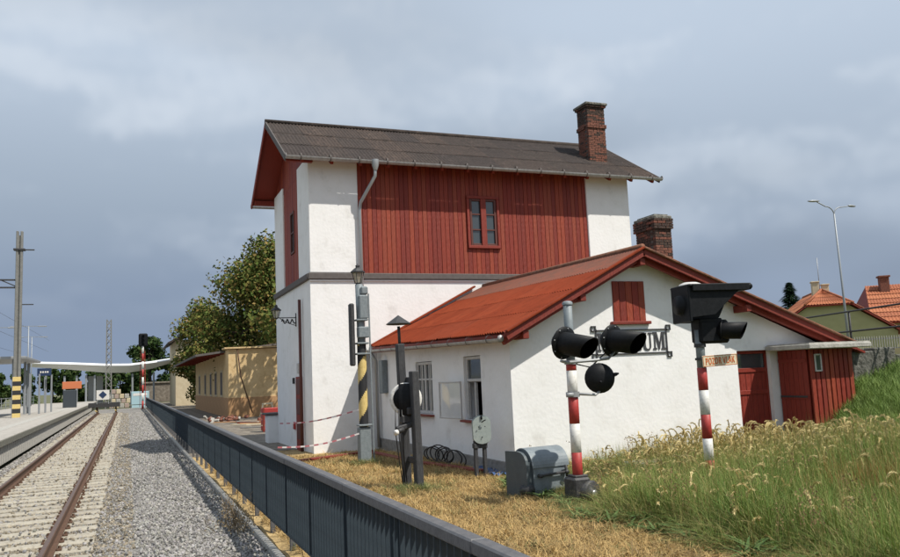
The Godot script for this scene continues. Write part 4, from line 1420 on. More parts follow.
	box(st, Vector3(5.60, 3.1, -19.9), Vector3(.28, .28, .22), .02)
	box(st, Vector3(5.66, 4.18, -19.94), Vector3(.2, .22, .2), .04)
	part("gear_box", st, M.grey_paint, Y)
	st = S()
	box(st, Vector3(5.33, 3.05, -19.98), Vector3(.12, 1.6, .2), .03)
	part("shield_plate", st, M.black_iron, Y)
	st = S()
	for y in [3.42, 2.82, 2.55, .75]: box(st, Vector3(5.58, y, -19.96), Vector3(.34 if y < 2.7 else .30, .045, .28), .01)
	part("clamp", st, M.grey_paint, Y)
	st = S()
	for x in [5.80]: bar(st, Vector3(x, -.25, -19.92), Vector3(x - .02, 4.1 if x > 5.7 else 2.4, -19.92), .035, .035)
	part("conduit", st, M.grey_paint, Y)
	lantern(Y, Vector3(5.54, 4.33, -20), .95)

	# barrier tapes
	var tapes := [[Vector3(4.85, .52, -28.0), Vector3(5.42, 1.14, -19.9), "upper red and white barrier tape tied to the striped mast"], [Vector3(3.5, .30, -20.6), Vector3(5.42, .55, -19.9), "lower red and white barrier tape tied to the striped mast"]]
	for t in tapes:
		var tp := base("barrier_tape", t[0], t[2], "tape", "barrier tapes at the striped mast")
		var n := 18
		for col in 2:
			st = S()
			for i in n:
				if i % 2 != col: continue
				var p0: Vector3 = t[0].lerp(t[1], float(i) / n); var p1: Vector3 = t[0].lerp(t[1], float(i + 1) / n)
				p0.y -= .10 * sin(PI * i / n); p1.y -= .10 * sin(PI * (i + 1) / n)
				bar(st, p0, p1, .006, .04)
			part("red_bands" if col == 0 else "white_bands", st, M.tape_red if col == 0 else M.tape_white, tp)
	# red boards lying along the walls
	var k := 0
	for s in [[Vector3(3.6, -.2, -21.2), Vector3(5.5, -.2, -22.1), "red board on the ground before the tall building corner"], [Vector3(5.6, -.22, -22.3), Vector3(6.6, -.22, -22.9), "red board on the ground behind the striped mast"], [Vector3(6.5, -.22, -22.3), Vector3(6.55, -.2, -18.6), "long red board lying along the side wall of low house"], [Vector3(6.57, -.19, -18.5), Vector3(7.0, -.18, -15.9), "red board on the ground behind the pale signal box"]]:
		st = S()
		bar(st, s[0] + Vector3(0, .045, 0), s[1] + Vector3(0, .045, 0), .17, .06, .01)
		tag(part("red_board", st, M.barge, self), s[2], "board", "red boards on the ground")
		k += 1
	# black cable coils
	var cc := base("cable_coil", Vector3(7.05, -.2, -18.0), "tangled black cable coil lying against the grey side wall", "cable")
	for i in 7:
		st = S(true)
		var c := Vector3(7.02 + rng.randf_range(-.05, .05), .0 + rng.randf_range(-.02, .06), -17.3 - i * .28)
		var rr := rng.randf_range(.2, .3)
		var loop := []
		var tw := rng.randf_range(-.3, .3)
		for j in 19:
			var a := TAU * j / 18
			loop.append(c + Vector3(.10 * cos(a + tw) - .05, rr * .75 * sin(a), rr * 1.25 * cos(a)))
		tube(st, loop, .016, 6, false)
		part("loop", st, M.cable, cc)
	# blue tarpaulin
	st = S(true)
	grid(st, 6.95, 7.28, 6, -14.98, -16.6, 24, func(x, z): return -.13 + hill.get_noise_2d(x * 300.0, z * 300.0) * .08)
	tag(part("tarpaulin", st, M.tarp, self), "crumpled blue tarpaulin at the foot of the grey side wall", "tarpaulin")
	# grey slab lying in the grass
	st = S()
	box(st, Vector3(9.9, .02, -13.6), Vector3(1.6, .1, .5), .02, Basis(Vector3.UP, .1))
	tag(part("stone_slab", st, M.concrete, self), "pale stone slab lying in the grass before the house front", "slab")

# ------------------------------------------------------------------ station side
func platform_lamp(at: Vector3, h: float, label: String) -> void:
	var l := local("platform_lamp", at, label, "lamp", "platform lamps")
	var st := S(true)
	tube(st, [Vector3.ZERO, Vector3(0, h, 0)], [.075, .05], 8)
	part("pole", st, M.pole_grey, l)
	st = S()
	bar(st, Vector3(-1.15, h, 0), Vector3(1.15, h, 0), .05, .05)
	part("crossarm", st, M.pole_grey, l)
	for s in [-1, 1]:
		st = S()
		box(st, Vector3(s * 1.15, h - .02, 0), Vector3(.75, .07, .26), .02)
		part("lamp_head", st, M.steel, l)

func build_station() -> void:
	var P := base("platform", Vector3(-6.2, -.2, -50), "pale concrete station platform beside the track", "platform")
	P.set_meta("kind", "structure")
	var st := S()
	box(st, Vector3(-7.25, .12, -55), Vector3(6.9, .8, 116), .0)
	part("platform_core", st, M.old_concrete, P)
	st = S()
	box(st, Vector3(-7.08, .545, -55), Vector3(7.2, .05, 116.02))
	part("paved_surface", st, M.platform, P)
	st = S()
	box(st, Vector3(0, 0, 0), Vector3(.42, .20, .98), .015)
	var cop := mesh_of(st)
	st = S()
	box(st, Vector3(0, 0, 0), Vector3(.16, .60, .38), .02)
	var rib := mesh_of(st)
	for i in 92:
		var z := -4.0 - i
		var o := part("coping_slab", cop, M.coping, P)
		o.position += Vector3(-3.66, .462 + rng.randf_range(-.004, .004), z)
		for s in [-.24, .26]:
			var q := part("wall_block", rib, M.concrete, P)
			q.position += Vector3(-3.64, .06, z + s)
	st = S()
	box(st, Vector3(-4.6, .5735, -55), Vector3(.4, .005, 116))
	part("tactile_strip", st, M.concrete, P)
	# catenary mast
	var m := base("catenary_mast", Vector3(-5.94, .55, -52.6), "tall concrete catenary mast with yellow and black striped foot on the platform", "mast")
	for s in [-1, 1]:
		st = S()
		box(st, Vector3(-5.94 + s * .115, 6.0, -52.6), Vector3(.13, 10.9, .28), .02)
		part("mast_leg", st, M.mast_concrete, m)
	st = S()
	box(st, Vector3(-5.94, 5.9, -52.6), Vector3(.1, 10.6, .12))
	part("spacer", st, M.mast_concrete, m)
	for i in 9:
		st = S()
		var bx := Basis(Vector3.BACK, .0)
		box(st, Vector3(-5.94, .68 + i * .26, -52.6), Vector3(.40, .262, .34), .01)
		part("stripe", st, M.yellow if i % 2 == 0 else M.stripe_black, m)
	st = S()
	for y in [8.1, 8.55]: bar(st, Vector3(-5.94, y, -52.6), Vector3(-9.0, y, -52.6), .09, .09)
	bar(st, Vector3(-5.94, 8.1, -52.6), Vector3(-6.9, 8.55, -52.6), .06, .06)
	bar(st, Vector3(-6.9, 8.55, -52.6), Vector3(-7.9, 8.1, -52.6), .06, .06)
	part("arm", st, M.black_iron, m)
	st = S()
	box(st, Vector3(-5.6, 10.35, -52.6), Vector3(.9, .07, .07))
	box(st, Vector3(-5.94, 10.35, -52.6), Vector3(.62, .12, .4), .02)
	box(st, Vector3(-5.6, 7.1, -52.6), Vector3(.9, .06, .06))
	part("collar", st, M.black_iron, m)
	# platform lamps
	platform_lamp(Vector3(-8.4, .55, -62), 5.9, "platform lamp with twin heads behind the catenary mast")
	platform_lamp(Vector3(-8.6, .55, -84), 7.6, "twin headed platform lamp between the shelter and orange sign")
	platform_lamp(Vector3(-9.6, .55, -97), 7.4, "farthest twin headed platform lamp near the white canopy")
	# shelter
	var s1 := base("platform_shelter", Vector3(-7.6, .55, -57), "grey platform shelter with flat roof behind the catenary mast", "shelter")
	st = S()
	box(st, Vector3(-7.9, 4.05, -58), Vector3(4.6, .16, 9.0), .02)
	part("roof", st, M.steel, s1)
	for z in [-54.2, -57.0, -60.0, -62.0]:
		for x in [-6.3, -9.3]:
			st = S()
			box(st, Vector3(x, 2.26, z), Vector3(.16, 3.4, .16), .02)
			part("post", st, M.pole_grey, s1)
	for z in [-55.6, -58.5, -61.0]:
		st = S()
		box(st, Vector3(-9.3, 1.9, z), Vector3(.03, 1.8, 2.5))
		part("pane", st, M.pane, s1)
	var s2 := base("information_frame", Vector3(-5.4, .55, -60), "grey posts carrying a dark blue name board beyond the catenary mast", "sign")
	for q in [[-5.75, -57.5], [-5.35, -59.0], [-5.15, -61.0], [-4.95, -63.0]]:
		st = S()
		box(st, Vector3(q[0], 1.85, q[1]), Vector3(.11, 2.6, .11), .01)
		part("post", st, M.pole_grey, s2)
	st = S()
	box(st, Vector3(-5.2, 3.3, -60.5), Vector3(.85, .5, .1), .01)
	var nb := part("name_board", st, M.blue_sign, s2)
	st = S()
	for i in 4: box(st, Vector3(-5.41 + i * .14, 3.3, -60.44), Vector3(.09, .12, .01))
	part("letters", st, M.paint_white, nb)
	# orange sign on a dark bin box
	var os := base("orange_sign_box", Vector3(-4.6, .55, -76), "dark equipment box topped with an orange sign on the platform edge", "sign")
	st = S()
	box(st, Vector3(-4.55, 1.3, -76), Vector3(1.05, 1.5, .7), .04)
	part("box", st, M.dark_box, os)
	st = S()
	box(st, Vector3(-4.4, 2.45, -76), Vector3(1.5, .62, .12), .02)
	part("sign", st, M.orange, os)
	var pr := base("platform_railing", Vector3(-10.2, .55, -70), "low grey railing along the far side of the platform", "railing")
	for y in [.75, 1.15, 1.55]:
		st = S()
		bar(st, Vector3(-10.3, y, -40), Vector3(-10.3, y, -108), .04, .04)
		part("rail", st, M.pole_grey, pr)
	for k in 24:
		st = S()
		box(st, Vector3(-10.3, 1.05, -40.2 - k * 2.9), Vector3(.05, 1.1, .05))
		part("post", st, M.pole_grey, pr)
	# long white canopy with dipping edge
	var cn := base("white_canopy", Vector3(-2, 0, -118), "long white curved canopy roof across the end of the station", "canopy")
	st = S()
	var ribs := [[-11.6, 5.62, 5.20], [-7.0, 5.36, 4.72], [-2.6, 5.02, 4.12], [.2, 4.94, 4.02], [3.0, 5.18, 4.45], [6.4, 5.62, 5.36]]
	for k in ribs.size() - 1:
		var p: Array = ribs[k]; var q: Array = ribs[k + 1]
		var A := [Vector3(p[0], p[2], -112.9), Vector3(p[0], p[1], -112), Vector3(p[0], p[1] + .5, -121), Vector3(p[0], p[2] + .3, -121)]
		var B := [Vector3(q[0], q[2], -112.9), Vector3(q[0], q[1], -112), Vector3(q[0], q[1] + .5, -121), Vector3(q[0], q[2] + .3, -121)]
		for e in 4: quad(st, A[e], A[(e + 1) % 4], B[(e + 1) % 4], B[e])
		if k == 0: quad(st, A[0], A[1], A[2], A[3])
		if k == ribs.size() - 2: quad(st, B[0], B[1], B[2], B[3])
	part("roof", st, M.roof_white, cn)
	for q in [-9.6, -7.4, -6.0, -4.9, -3.9, 0.6, 3.2]:
		st = S()
		box(st, Vector3(q, 1.9, -113), Vector3(.24, 4.0, .24), .02)
		part("column", st, M.pole_grey, cn)
	for q in [-4.4, -3.4]:
		st = S()
		box(st, Vector3(q, 2.0, -116), Vector3(.8, 3.6, .1))
		part("wall_panel", st, M.steel, cn)
	# boards and containers beyond the buffer
	st = S()
	box(st, Vector3(1.35, .85, -100), Vector3(1.9, 1.5, .3), .04)
	box(st, Vector3(1.45, -.1, -100), Vector3(2.0, .3, .26))
	var th := base("turquoise_hoarding", Vector3(1.35, -.3, -100), "pale turquoise hoarding beyond the buffer stop", "hoarding")
	part("panel", st, M.teal, th)
	st = S()
	for x in [.35, 2.35]: box(st, Vector3(x, .7, -100.1), Vector3(.08, 2.0, .08))
	part("post", st, M.steel, th)
	st = S()
	box(st, Vector3(1.35, 1.25, -99.84), Vector3(1.5, .3, .02))
	part("white_band", st, M.paint_white, th)
	var ps := base("block_stack", Vector3(-.95, -.3, -104), "stack of pale pinkish stone blocks left of the turquoise hoarding", "stack")
	for k in 14:
		st = S()
		var row := k / 4
		box(st, Vector3(-1.75 + (k % 4) * .56 + (.2 if row % 2 else .0), .0 + row * .56, -104 + rng.randf_range(-.1, .1)), Vector3(.5, .52, .8), .04)
		part("block", st, [M.pink, M.concrete, M.cream][(k * 5) % 3], ps)
	# lattice mast
	var lm := base("lattice_mast", Vector3(-2.0, -.2, -100), "thin steel lattice mast rising above the white canopy", "mast")
	st = S()
	var c4 := [Vector3(-.3, 0, -.3), Vector3(.3, 0, -.3), Vector3(.3, 0, .3), Vector3(-.3, 0, .3)]
	var at := Vector3(-2.0, 0, -100)
	for c in c4: bar(st, at + c + Vector3(0, -.3, 0), at + c * .75 + Vector3(0, 9.95, 0), .11, .11)
	part("chord", st, M.mast_concrete, lm)
	st = S()
	for i in 14:
		for k in 4:
			var a: Vector3 = at + c4[k] * (1.0 - .25 * i / 14.0) + Vector3(0, i * .71, 0)
			var b: Vector3 = at + c4[(k + 1) % 4] * (1.0 - .25 * (i + 1) / 14.0) + Vector3(0, (i + 1) * .71, 0)
			bar(st, a, b, .07, .07)
	part("lacing", st, M.mast_concrete, lm)
	# red and white light signal
	var sg := base("track_signal", Vector3(1.45, -.2, -90), "distant track signal with dark head on red and white post", "signal")
	var y := 0.0
	for i in 8:
		st = S(true)
		tube(st, [Vector3(1.47, y - .2, -90), Vector3(1.47, y + .62, -90)], .11 if i % 2 == 0 else .109, 10)
		part("post_band", st, M.paint_red if i % 2 == 0 else M.paint_white, sg)
		y += .82
	st = S()
	box(st, Vector3(1.5, 6.95, -90), Vector3(.9, 1.4, .3), .12)
	part("head", st, M.black, sg)
	st = S()
	for i in 3: lathe(st, [Vector2(.13, 0), Vector2(.13, .18)], 10, along(Vector3(0, 0, 1), Vector3(1.5, 6.5 + i * .42, -89.9)))
	part("lamp_hood", st, M.black, sg)
	st = S()
	for s in [-1, 1]: bar(st, Vector3(1.47 + s * .28, 0, -90.3), Vector3(1.47 + s * .2, 6.0, -90.3), .05, .05)
	part("ladder", st, M.paint_red, sg)
	# catenary wires over the far tracks
	for q in [[8.3, -9.0], [6.9, -9.0], [6.9, -12.5]]:
		st = S(true)
		tube(st, [Vector3(q[1], q[0], 10), Vector3(q[1], q[0] - .3, -50), Vector3(q[1], q[0], -110)], .012, 4)
		tag(part("overhead_wire", st, M.black_iron, self), "thin overhead wire above the tracks beyond the platform", "wire", "overhead wires")

# ------------------------------------------------------------------ background
# a crown of leaf-sized faces spread through clumps
func crown(clumps: Array, leaves: int, size: float, cols: Array) -> ArrayMesh:
	var st := S()
	for i in leaves:
		var c: Array = clumps[rng.randi() % clumps.size()]
		var v := Vector3(rng.randfn(), rng.randfn(), rng.randfn()).normalized()
		var p: Vector3 = c[0] + v * c[1] * pow(rng.randf(), .4) * Vector3(1, .85, 1)
		var n := (v + Vector3(rng.randfn(), rng.randfn(), rng.randfn()) * .7).normalized()
		var t := n.cross(Vector3(rng.randfn(), rng.randfn(), rng.randfn())).normalized()
		var b := n.cross(t)
		var s := size * rng.randf_range(.6, 1.3)
		var col: Color = cols[rng.randi() % cols.size()]
		col = col * rng.randf_range(.8, 1.25); col.a = 1
		st.set_color(col)
		quad(st, p - t * s * .5, p + b * s * .32, p + t * s * .5, p - b * s * .32)
	return mesh_of(st)

func tree(at: Vector3, h: float, r: float, low: float, label: String, group: String, leaves: int, size: float, cols: Array, nclump := 26) -> Node3D:
	var t := local("tree", at, label, "tree", group)
	var st := S(true)
	var tp := Vector3(rng.randf_range(-.3, .3), h * .72, rng.randf_range(-.3, .3))
	tube(st, [Vector3.ZERO, Vector3(.05, h * .3, 0), tp], [h * .032, h * .024, h * .006], 8)
	var clumps := []
	for i in nclump:
		var y := lerpf(low, h, pow(rng.randf(), .8))
		var f := clampf(sin(PI * clampf((y - low) / (h - low) * .8 + .16, 0, 1)), .15, 1)
		var a := rng.randf() * TAU
		var rad := r * f * sqrt(rng.randf()) * .82
		var c := Vector3(cos(a) * rad, y - r * .12, sin(a) * rad)
		clumps.append([c, r * rng.randf_range(.2, .36)])
		if i % 2 == 0:
			var k := Vector3(0, lerpf(h * .25, h * .6, rng.randf()), 0)
			tube(st, [k, k.lerp(c, .55) + Vector3(0, .2, 0), c], [h * .012, h * .008, h * .003], 5)
	part("trunk", st, M.bark, t)
	part("crown", crown(clumps, leaves, size, cols), M.leaf, t)
	return t

func build_background() -> void:
	var st := S()
	# ochre shed along the yard
	var Y := base("ochre_building", Vector3(6.3, -.3, -56), "long low ochre plastered building with brown eaves under the autumn trees", "building")
	st = S()
	box(st, Vector3(8.9, 2.25, -70), Vector3(5.2, 4.1, 28), .02)
	part("wall", st, M.ochre, Y)
	st = S()
	box(st, Vector3(8.9, .35, -70), Vector3(5.26, 1.35, 28.06), .02)
	part("plinth", st, M.ochre_base, Y)
	st = S()
	slab(st, Vector3(4.3, 4.05, -57.6), Vector3(4.3, 4.05, -86), Vector3(11.5, 4.9, -86), Vector3(11.5, 4.9, -57.6), .14)
	part("roof", st, M.trim, Y)
	st = S()
	slab(st, Vector3(6.05, 4.42, -55.8), Vector3(6.05, 4.42, -57.55), Vector3(11.6, 4.46, -57.55), Vector3(11.6, 4.46, -55.8), .10)
	part("parapet", st, M.ochre, Y)
	st = S()
	for i in 10: bar(st, Vector3(4.4, 3.95, -58.5 - i * 2.8), Vector3(6.3, 4.12, -58.5 - i * 2.8), .14, .16)
	part("rafters", st, M.dark_red, Y)
	for z in [-60, -64, -68, -73, -79]:
		st = S()
		box(st, Vector3(6.29, 2.0, z), Vector3(.06, 1.9, 1.5), .01)
		var w := part("window", st, M.cream, Y)
		st = S()
		box(st, Vector3(6.25, 2.0, z), Vector3(.03, 1.6, 1.1))
		part("pane", st, M.trim, w)
	st = S(true)
	tube(st, [Vector3(6.9, 4.3, -55.9), Vector3(7.1, 2.4, -55.8), Vector3(7.75, .0, -55.2)], .045, 6)
	tag(part("leaning_pole", st, M.rail_side, self), "reddish brown pole leaning against the ochre building", "pole")
	# sawhorse and planks
	var sh := base("sawhorse", Vector3(8.4, -.3, -54), "pale wooden sawhorse standing before the ochre building wall", "sawhorse")
	st = S()
	bar(st, Vector3(8.2, .55, -54), Vector3(8.9, .6, -54), .1, .1)
	part("beam", st, M.plate, sh)
	for q in [[-.35, .3], [-.35, -.3], [.35, .3], [.35, -.3]]:
		st = S()
		bar(st, Vector3(8.55 + q[0] * .8, .55, -54), Vector3(8.55 + q[0] * 1.3, -.3, -54 + q[1]), .06, .06)
		part("leg", st, M.plate, sh)
	var pk := base("plank_pile", Vector3(6.3, -.3, -45), "orange brown planks strewn on the yard before the ochre building", "planks")
	for i in 16:
		st = S()
		var c := Vector3(rng.randf_range(5.2, 7.6), -.24 + .05 * (i % 3), rng.randf_range(-49, -40))
		var a := rng.randf_range(-.6, 1.2)
		bar(st, c - Vector3(cos(a), 0, sin(a)) * rng.randf_range(.6, 1.2), c + Vector3(cos(a), 0, sin(a)) * rng.randf_range(.6, 1.2), rng.randf_range(.12, .24), .05, .008)
		part("plank", st, [M.ochre_base, M.barge, M.plate, M.plinth][i % 4], pk)
	var rc := base("red_crate", Vector3(6.6, -.3, -40), "red crate standing beside the low white pier", "crate")
	st = S()
	for k in 4: box(st, Vector3(6.2, -.15 + k * .27, -38.0), Vector3(.9, .22, .6), .02)
	part("slats", st, M.paint_red, rc)
	st = S()
	for x in [5.78, 6.62]: box(st, Vector3(x, .25, -37.66), Vector3(.08, 1.1, .06), .01)
	part("corner_post", st, M.barge, rc)
	var rb := base("rubble_heap", Vector3(5.6, -.3, -52), "small heap of broken brick and earth before the ochre building corner", "rubble")
	for i in 40:
		st = S()
		box(st, Vector3(5.6 + rng.randfn() * .6, -.26 + absf(rng.randfn()) * .07, -52 + rng.randfn() * 1.1), Vector3(.28, .12, .16) * rng.randf_range(.6, 1.4), .02, Basis.from_euler(Vector3(rng.randf(), rng.randf() * TAU, rng.randf())))
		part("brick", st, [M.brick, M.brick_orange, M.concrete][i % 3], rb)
	# two-storey house behind
	var H := base("station_house", Vector3(5.0, -.3, -100), "pale two-storey house with dark eaves half hidden by the autumn tree", "house")
	st = S()
	box(st, Vector3(10.5, 3.6, -108), Vector3(10.4, 7.8, 14))
	part("wall", st, M.cream, H)
	st = S()
	slab(st, Vector3(4.4, 7.2, -100), Vector3(4.4, 7.2, -116), Vector3(10.5, 10.4, -116), Vector3(10.5, 10.4, -100), .2)
	slab(st, Vector3(16.6, 7.2, -116), Vector3(16.6, 7.2, -100), Vector3(10.5, 10.4, -100), Vector3(10.5, 10.4, -116), .2)
	part("roof", st, M.roof_brown[0], H)
	var autumn := [Color(.13, .13, .035), Color(.17, .15, .045), Color(.085, .12, .03), Color(.22, .155, .055), Color(.10, .115, .03), Color(.075, .11, .028), Color(.11, .14, .04)]
	var green := [Color(.03, .055, .018), Color(.045, .075, .024), Color(.025, .045, .016), Color(.06, .085, .03)]
	tree(Vector3(11.6, -.3, -66), 13.9, 7.3, 3.6, "large browning chestnut tree rising behind the ochre building", "autumn trees", 36000, .31, autumn, 60)
	tree(Vector3(7.9, -.3, -91), 11.2, 5.2, .8, "browning tree beyond the far end of the ochre building", "autumn trees", 20000, .34, autumn, 42)
	tree(Vector3(11.2, -.3, -52.0), 9.9, 4.4, 4.9, "browning tree between the tall building and ochre building", "autumn trees", 1700, .42, autumn, 20)
	tree(Vector3(3.4, -.3, -140), 10.6, 4.6, 2.0, "round green tree behind the distant track signal", "far trees", 5000, .6, green, 20)
	# far trees behind the platform
	for i in 13:
		var x := -52.0 + i * 4.6
		var z := -170.0 - rng.randf_range(0, 26)
		tree(Vector3(x, -.4, z), rng.randf_range(6.2, 8.6), rng.randf_range(4.2, 5.4), .4, "far dark green tree in the tree line behind the platform", "tree line behind the platform", 1500, .95, green, 14)
	# low white building and vehicles far off under the canopy
	st = S()
	box(st, Vector3(4.9, 1.2, -132), Vector3(5.0, 2.8, 6.0), .05)
	box(st, Vector3(4.9, 2.7, -132), Vector3(5.4, .25, 6.4), .05)
	tag(part("far_kiosk", st, M.paving, self), "low pale kiosk under the right end of the white canopy", "kiosk")
	# conifer on the upper side
	var cf := local("conifer_tree", Vector3(60.2, 2.4, -60), "dark green conifer standing left of the orange roofed house", "tree")
	st = S(true)
	tube(st, [Vector3.ZERO, Vector3(0, 7.0, 0)], [.18, .02], 7)
	part("trunk", st, M.bark, cf)
	st = S()
	for i in 6000:
		var y := rng.randf_range(.8, 7.1)
		var rad := (7.4 - y) * .46 * pow(rng.randf(), .5) * (0.8 + .3 * sin(y * 7.0))
		var a := rng.randf() * TAU
		var p := Vector3(cos(a) * rad, y - rad * .18, sin(a) * rad)
		var o := Vector3(cos(a), -.35 + rng.randf_range(-.3, .3), sin(a)).normalized()
		var sd := o.cross(Vector3.UP).normalized()
		var col := Color(.018, .035, .018) * rng.randf_range(.7, 1.5); col.a = 1
		st.set_color(col)
		tri(st, p - sd * .07, p + o * .42, p + sd * .07)
	part("crown", st, M.leaf, cf)

# ------------------------------------------------------------------ plants and stones
func scatter(called: String, mesh: Mesh, m: Material, xs: Array, cols: Array, label: String, category: String) -> void:
	var mm := MultiMesh.new()
	mm.transform_format = MultiMesh.TRANSFORM_3D
	mm.use_colors = true
	mm.mesh = mesh
	mm.instance_count = xs.size()
	for i in xs.size():
		mm.set_instance_transform(i, xs[i])
		mm.set_instance_color(i, cols[i])
	var o := MultiMeshInstance3D.new()
	o.multimesh = mm
	o.material_override = m
	put(self, o, called)
	tag(o, label, category, "", "stuff")

func blade(st: SurfaceTool, root: Vector3, dir: Vector3, h: float, w: float, bend: float, col: Color, segs := 3) -> void:
	st.set_color(col)
	var side := dir.cross(Vector3.UP).normalized() * w * .5
	var prev := [root - side, root + side]
	for i in segs:
		var t := float(i + 1) / segs
		var p := root + Vector3.UP * h * (t - bend * .45 * t * t) + dir * h * bend * t * t
		var s := side * (1.0 - t * .92)
		if i == segs - 1: tri(st, prev[0], p, prev[1])
		else: quad(st, prev[0], p - s, p + s, prev[1])
		prev = [p - s, p + s]

func rdir() -> Vector3:
	var a := rng.randf() * TAU
	return Vector3(cos(a), 0, sin(a))

func build_plants() -> void:
	# ballast stones
	var st := S()
	for v in 1:
		var ph := []
		for i in 12: ph.append(Vector3(rng.randfn(), rng.randfn() * .8, rng.randfn()).normalized() * rng.randf_range(.8, 1.15))
		var rings := [[], []]
		for i in 5:
			rings[0].append(Vector3(cos(TAU * i / 5 + .3), .35, sin(TAU * i / 5 + .3)) * rng.randf_range(.75, 1.1))
			rings[1].append(Vector3(cos(TAU * i / 5 + .9), -.35, sin(TAU * i / 5 + .9)) * rng.randf_range(.8, 1.15))
		var top := Vector3(.1, .75, -.1); var bot := Vector3(0, -.8, 0)
		st.set_color(Color.WHITE)
		for i in 5:
			var j := (i + 1) % 5
			tri(st, top, rings[0][i], rings[0][j]); tri(st, bot, rings[1][j], rings[1][i])
			quad(st, rings[0][i], rings[1][i], rings[1][j], rings[0][j])
	var stone := mesh_of(st)
	var xs := []
	var cols := []
	for i in 72000:
		var z := -7.5 - 72.0 * pow(rng.randf(), 2.3)
		var x := rng.randf_range(-3.4, 1.72)
		if absf(x + .95) < .085 or absf(x + 2.457) < .085: continue
		# sleepers stay mostly clear between and beside the rails
		var fz := fposmod(-z - 6.2 + .3, .6) - .3
		var on := absf(fz) < .125 and x > -2.98 and x < -.43
		if on and rng.randf() < .9: continue
		var s := rng.randf_range(.012, .026) * (1.0 + (-z - 8.0) * .012)
		var y := -.255 if not on else -.172
		if x > -3.0 and x < -.4: y = -.215 if not on else -.172
		var b := Basis.from_euler(Vector3(rng.randf() * TAU, rng.randf() * TAU, rng.randf() * TAU)) * Basis.from_scale(Vector3(s * rng.randf_range(.8, 1.3), s * rng.randf_range(.6, 1.0), s))
		xs.append(Transform3D(b, Vector3(x, y + rng.randf_range(-.005, .018), z)))
		var g := rng.randf_range(.20, .39)
		var c := Color(g, g * rng.randf_range(.93, .99), g * rng.randf_range(.84, .97))
		if x > -3.1 and x < .1 and rng.randf() < .55: c = Color(g * .95, g * .82, g * .62)
		cols.append(c)
	scatter("ballast_gravel", stone, M.stone, xs, cols, "loose grey and brown ballast stones along the track", "gravel")

	# cut straw lying on the yard
	st = S()
	for i in 9:
		var d := rdir()
		var o := rdir() * rng.randf_range(0, .09)
		var c := Color(1, 1, 1) * rng.randf_range(.7, 1.2); c.a = 1
		blade(st, o + Vector3(0, rng.randf_range(0, .02), 0), d, rng.randf_range(.05, .2), .009, rng.randf_range(.6, 2.0), c, 2)
	var tuft := mesh_of(st)
	xs = []; cols = []
	for i in 30000:
		var z := -4.0 - 20.0 * pow(rng.randf(), 1.3)
		var x := 2.0 + (meadow_edge(z) + .5 - 2.0) * rng.randf()
		if z < -12.2 and x > 6.0 and x > 7.2: continue
		if z < -14.9 and x > 7.1: continue
		var s := rng.randf_range(.6, 1.3) * (1.0 + .9 * maxf(0.0, hill.get_noise_2d(x * 140.0, z * 140.0)))
		xs.append(Transform3D(Basis(Vector3.UP, rng.randf() * TAU).scaled(Vector3(s, s * rng.randf_range(.4, 1.1), s)), Vector3(x, yard_y(x, z) - .004, z)))
		var patch := hill.get_noise_2d(x * 90.0, z * 90.0) * .5 + .5
		var c := Color(.40, .255, .09).lerp(Color(.58, .41, .17), rng.randf())
		if rng.randf() < .10 + .25 * patch * patch: c = Color(.22, .15, .065)
		if rng.randf() < .05 + .16 * smoothstep(.9, 0.0, meadow_edge(z) - x): c = Color(.13, .15, .045)
		cols.append(c)
	scatter("cut_straw", tuft, M.dry, xs, cols, "cut dry straw covering the mown ground behind the fence", "straw")

	# tall grass tufts
	var tufts := []
	for v in 3:
		st = S()
		for i in 20:
			var c := Color(1, 1, 1) * rng.randf_range(.65, 1.3); c.a = 1
			blade(st, rdir() * rng.randf_range(0, .09), rdir(), rng.randf_range(.35, .95), rng.randf_range(.007, .013), rng.randf_range(.15, .9), c, 3)
		for i in 3:
			blade(st, rdir() * rng.randf_range(0, .06), rdir(), rng.randf_range(.8, 1.15), .006, rng.randf_range(.05, .3), Color(2.6, 1.9, 1.6), 3)
		tufts.append(mesh_of(st))
	for v in 1:
		xs = []; cols = []
		for i in 11500:
			var z := -5.0 - 9.8 * rng.randf()
			var e := meadow_edge(z)
			var x := e + (13.9 - e) * pow(rng.randf(), 1.1)
			var edge := smoothstep(-.15, .9, x - e)
			var near := smoothstep(0, 3, x * .55 - 3.0)
			var s := (.25 + .70 * edge) * rng.randf_range(.6, 1.25) * lerpf(1.22, .62, smoothstep(-8.5, -13.0, z))
			if x < 11.0: s *= lerpf(.62, 1.0, smoothstep(7.5, 11.0, x))
			var y := maxf(yard_y(x, z), bank_y(x, z)) - .02
			xs.append(Transform3D(Basis(Vector3.UP, rng.randf() * TAU).scaled(Vector3(1.2, s * 1.15, 1.2)), Vector3(x, y, z)))
			var g := hill.get_noise_2d(x * 60.0 + 500.0, z * 60.0) * .5 + .5
			var c := Color(.10, .20, .028).lerp(Color(.25, .30, .065), rng.randf())
			if rng.randf() < .14 + .3 * (1.0 - edge) + .3 * g * g + .3 * smoothstep(-9.0, -12.0, z): c = Color(.42, .33, .12).lerp(Color(.28, .26, .09), rng.randf())
			if g > .74 and rng.randf() < .15: c = Color(.28, .15, .06)
			cols.append(c)
		scatter("tall_grass", tufts[v], M.grass, xs, cols, "tall green and straw coloured meadow grass before the house front", "grass")
	# seed stalks with drooping plumes
	var stalks := []
	st = S()
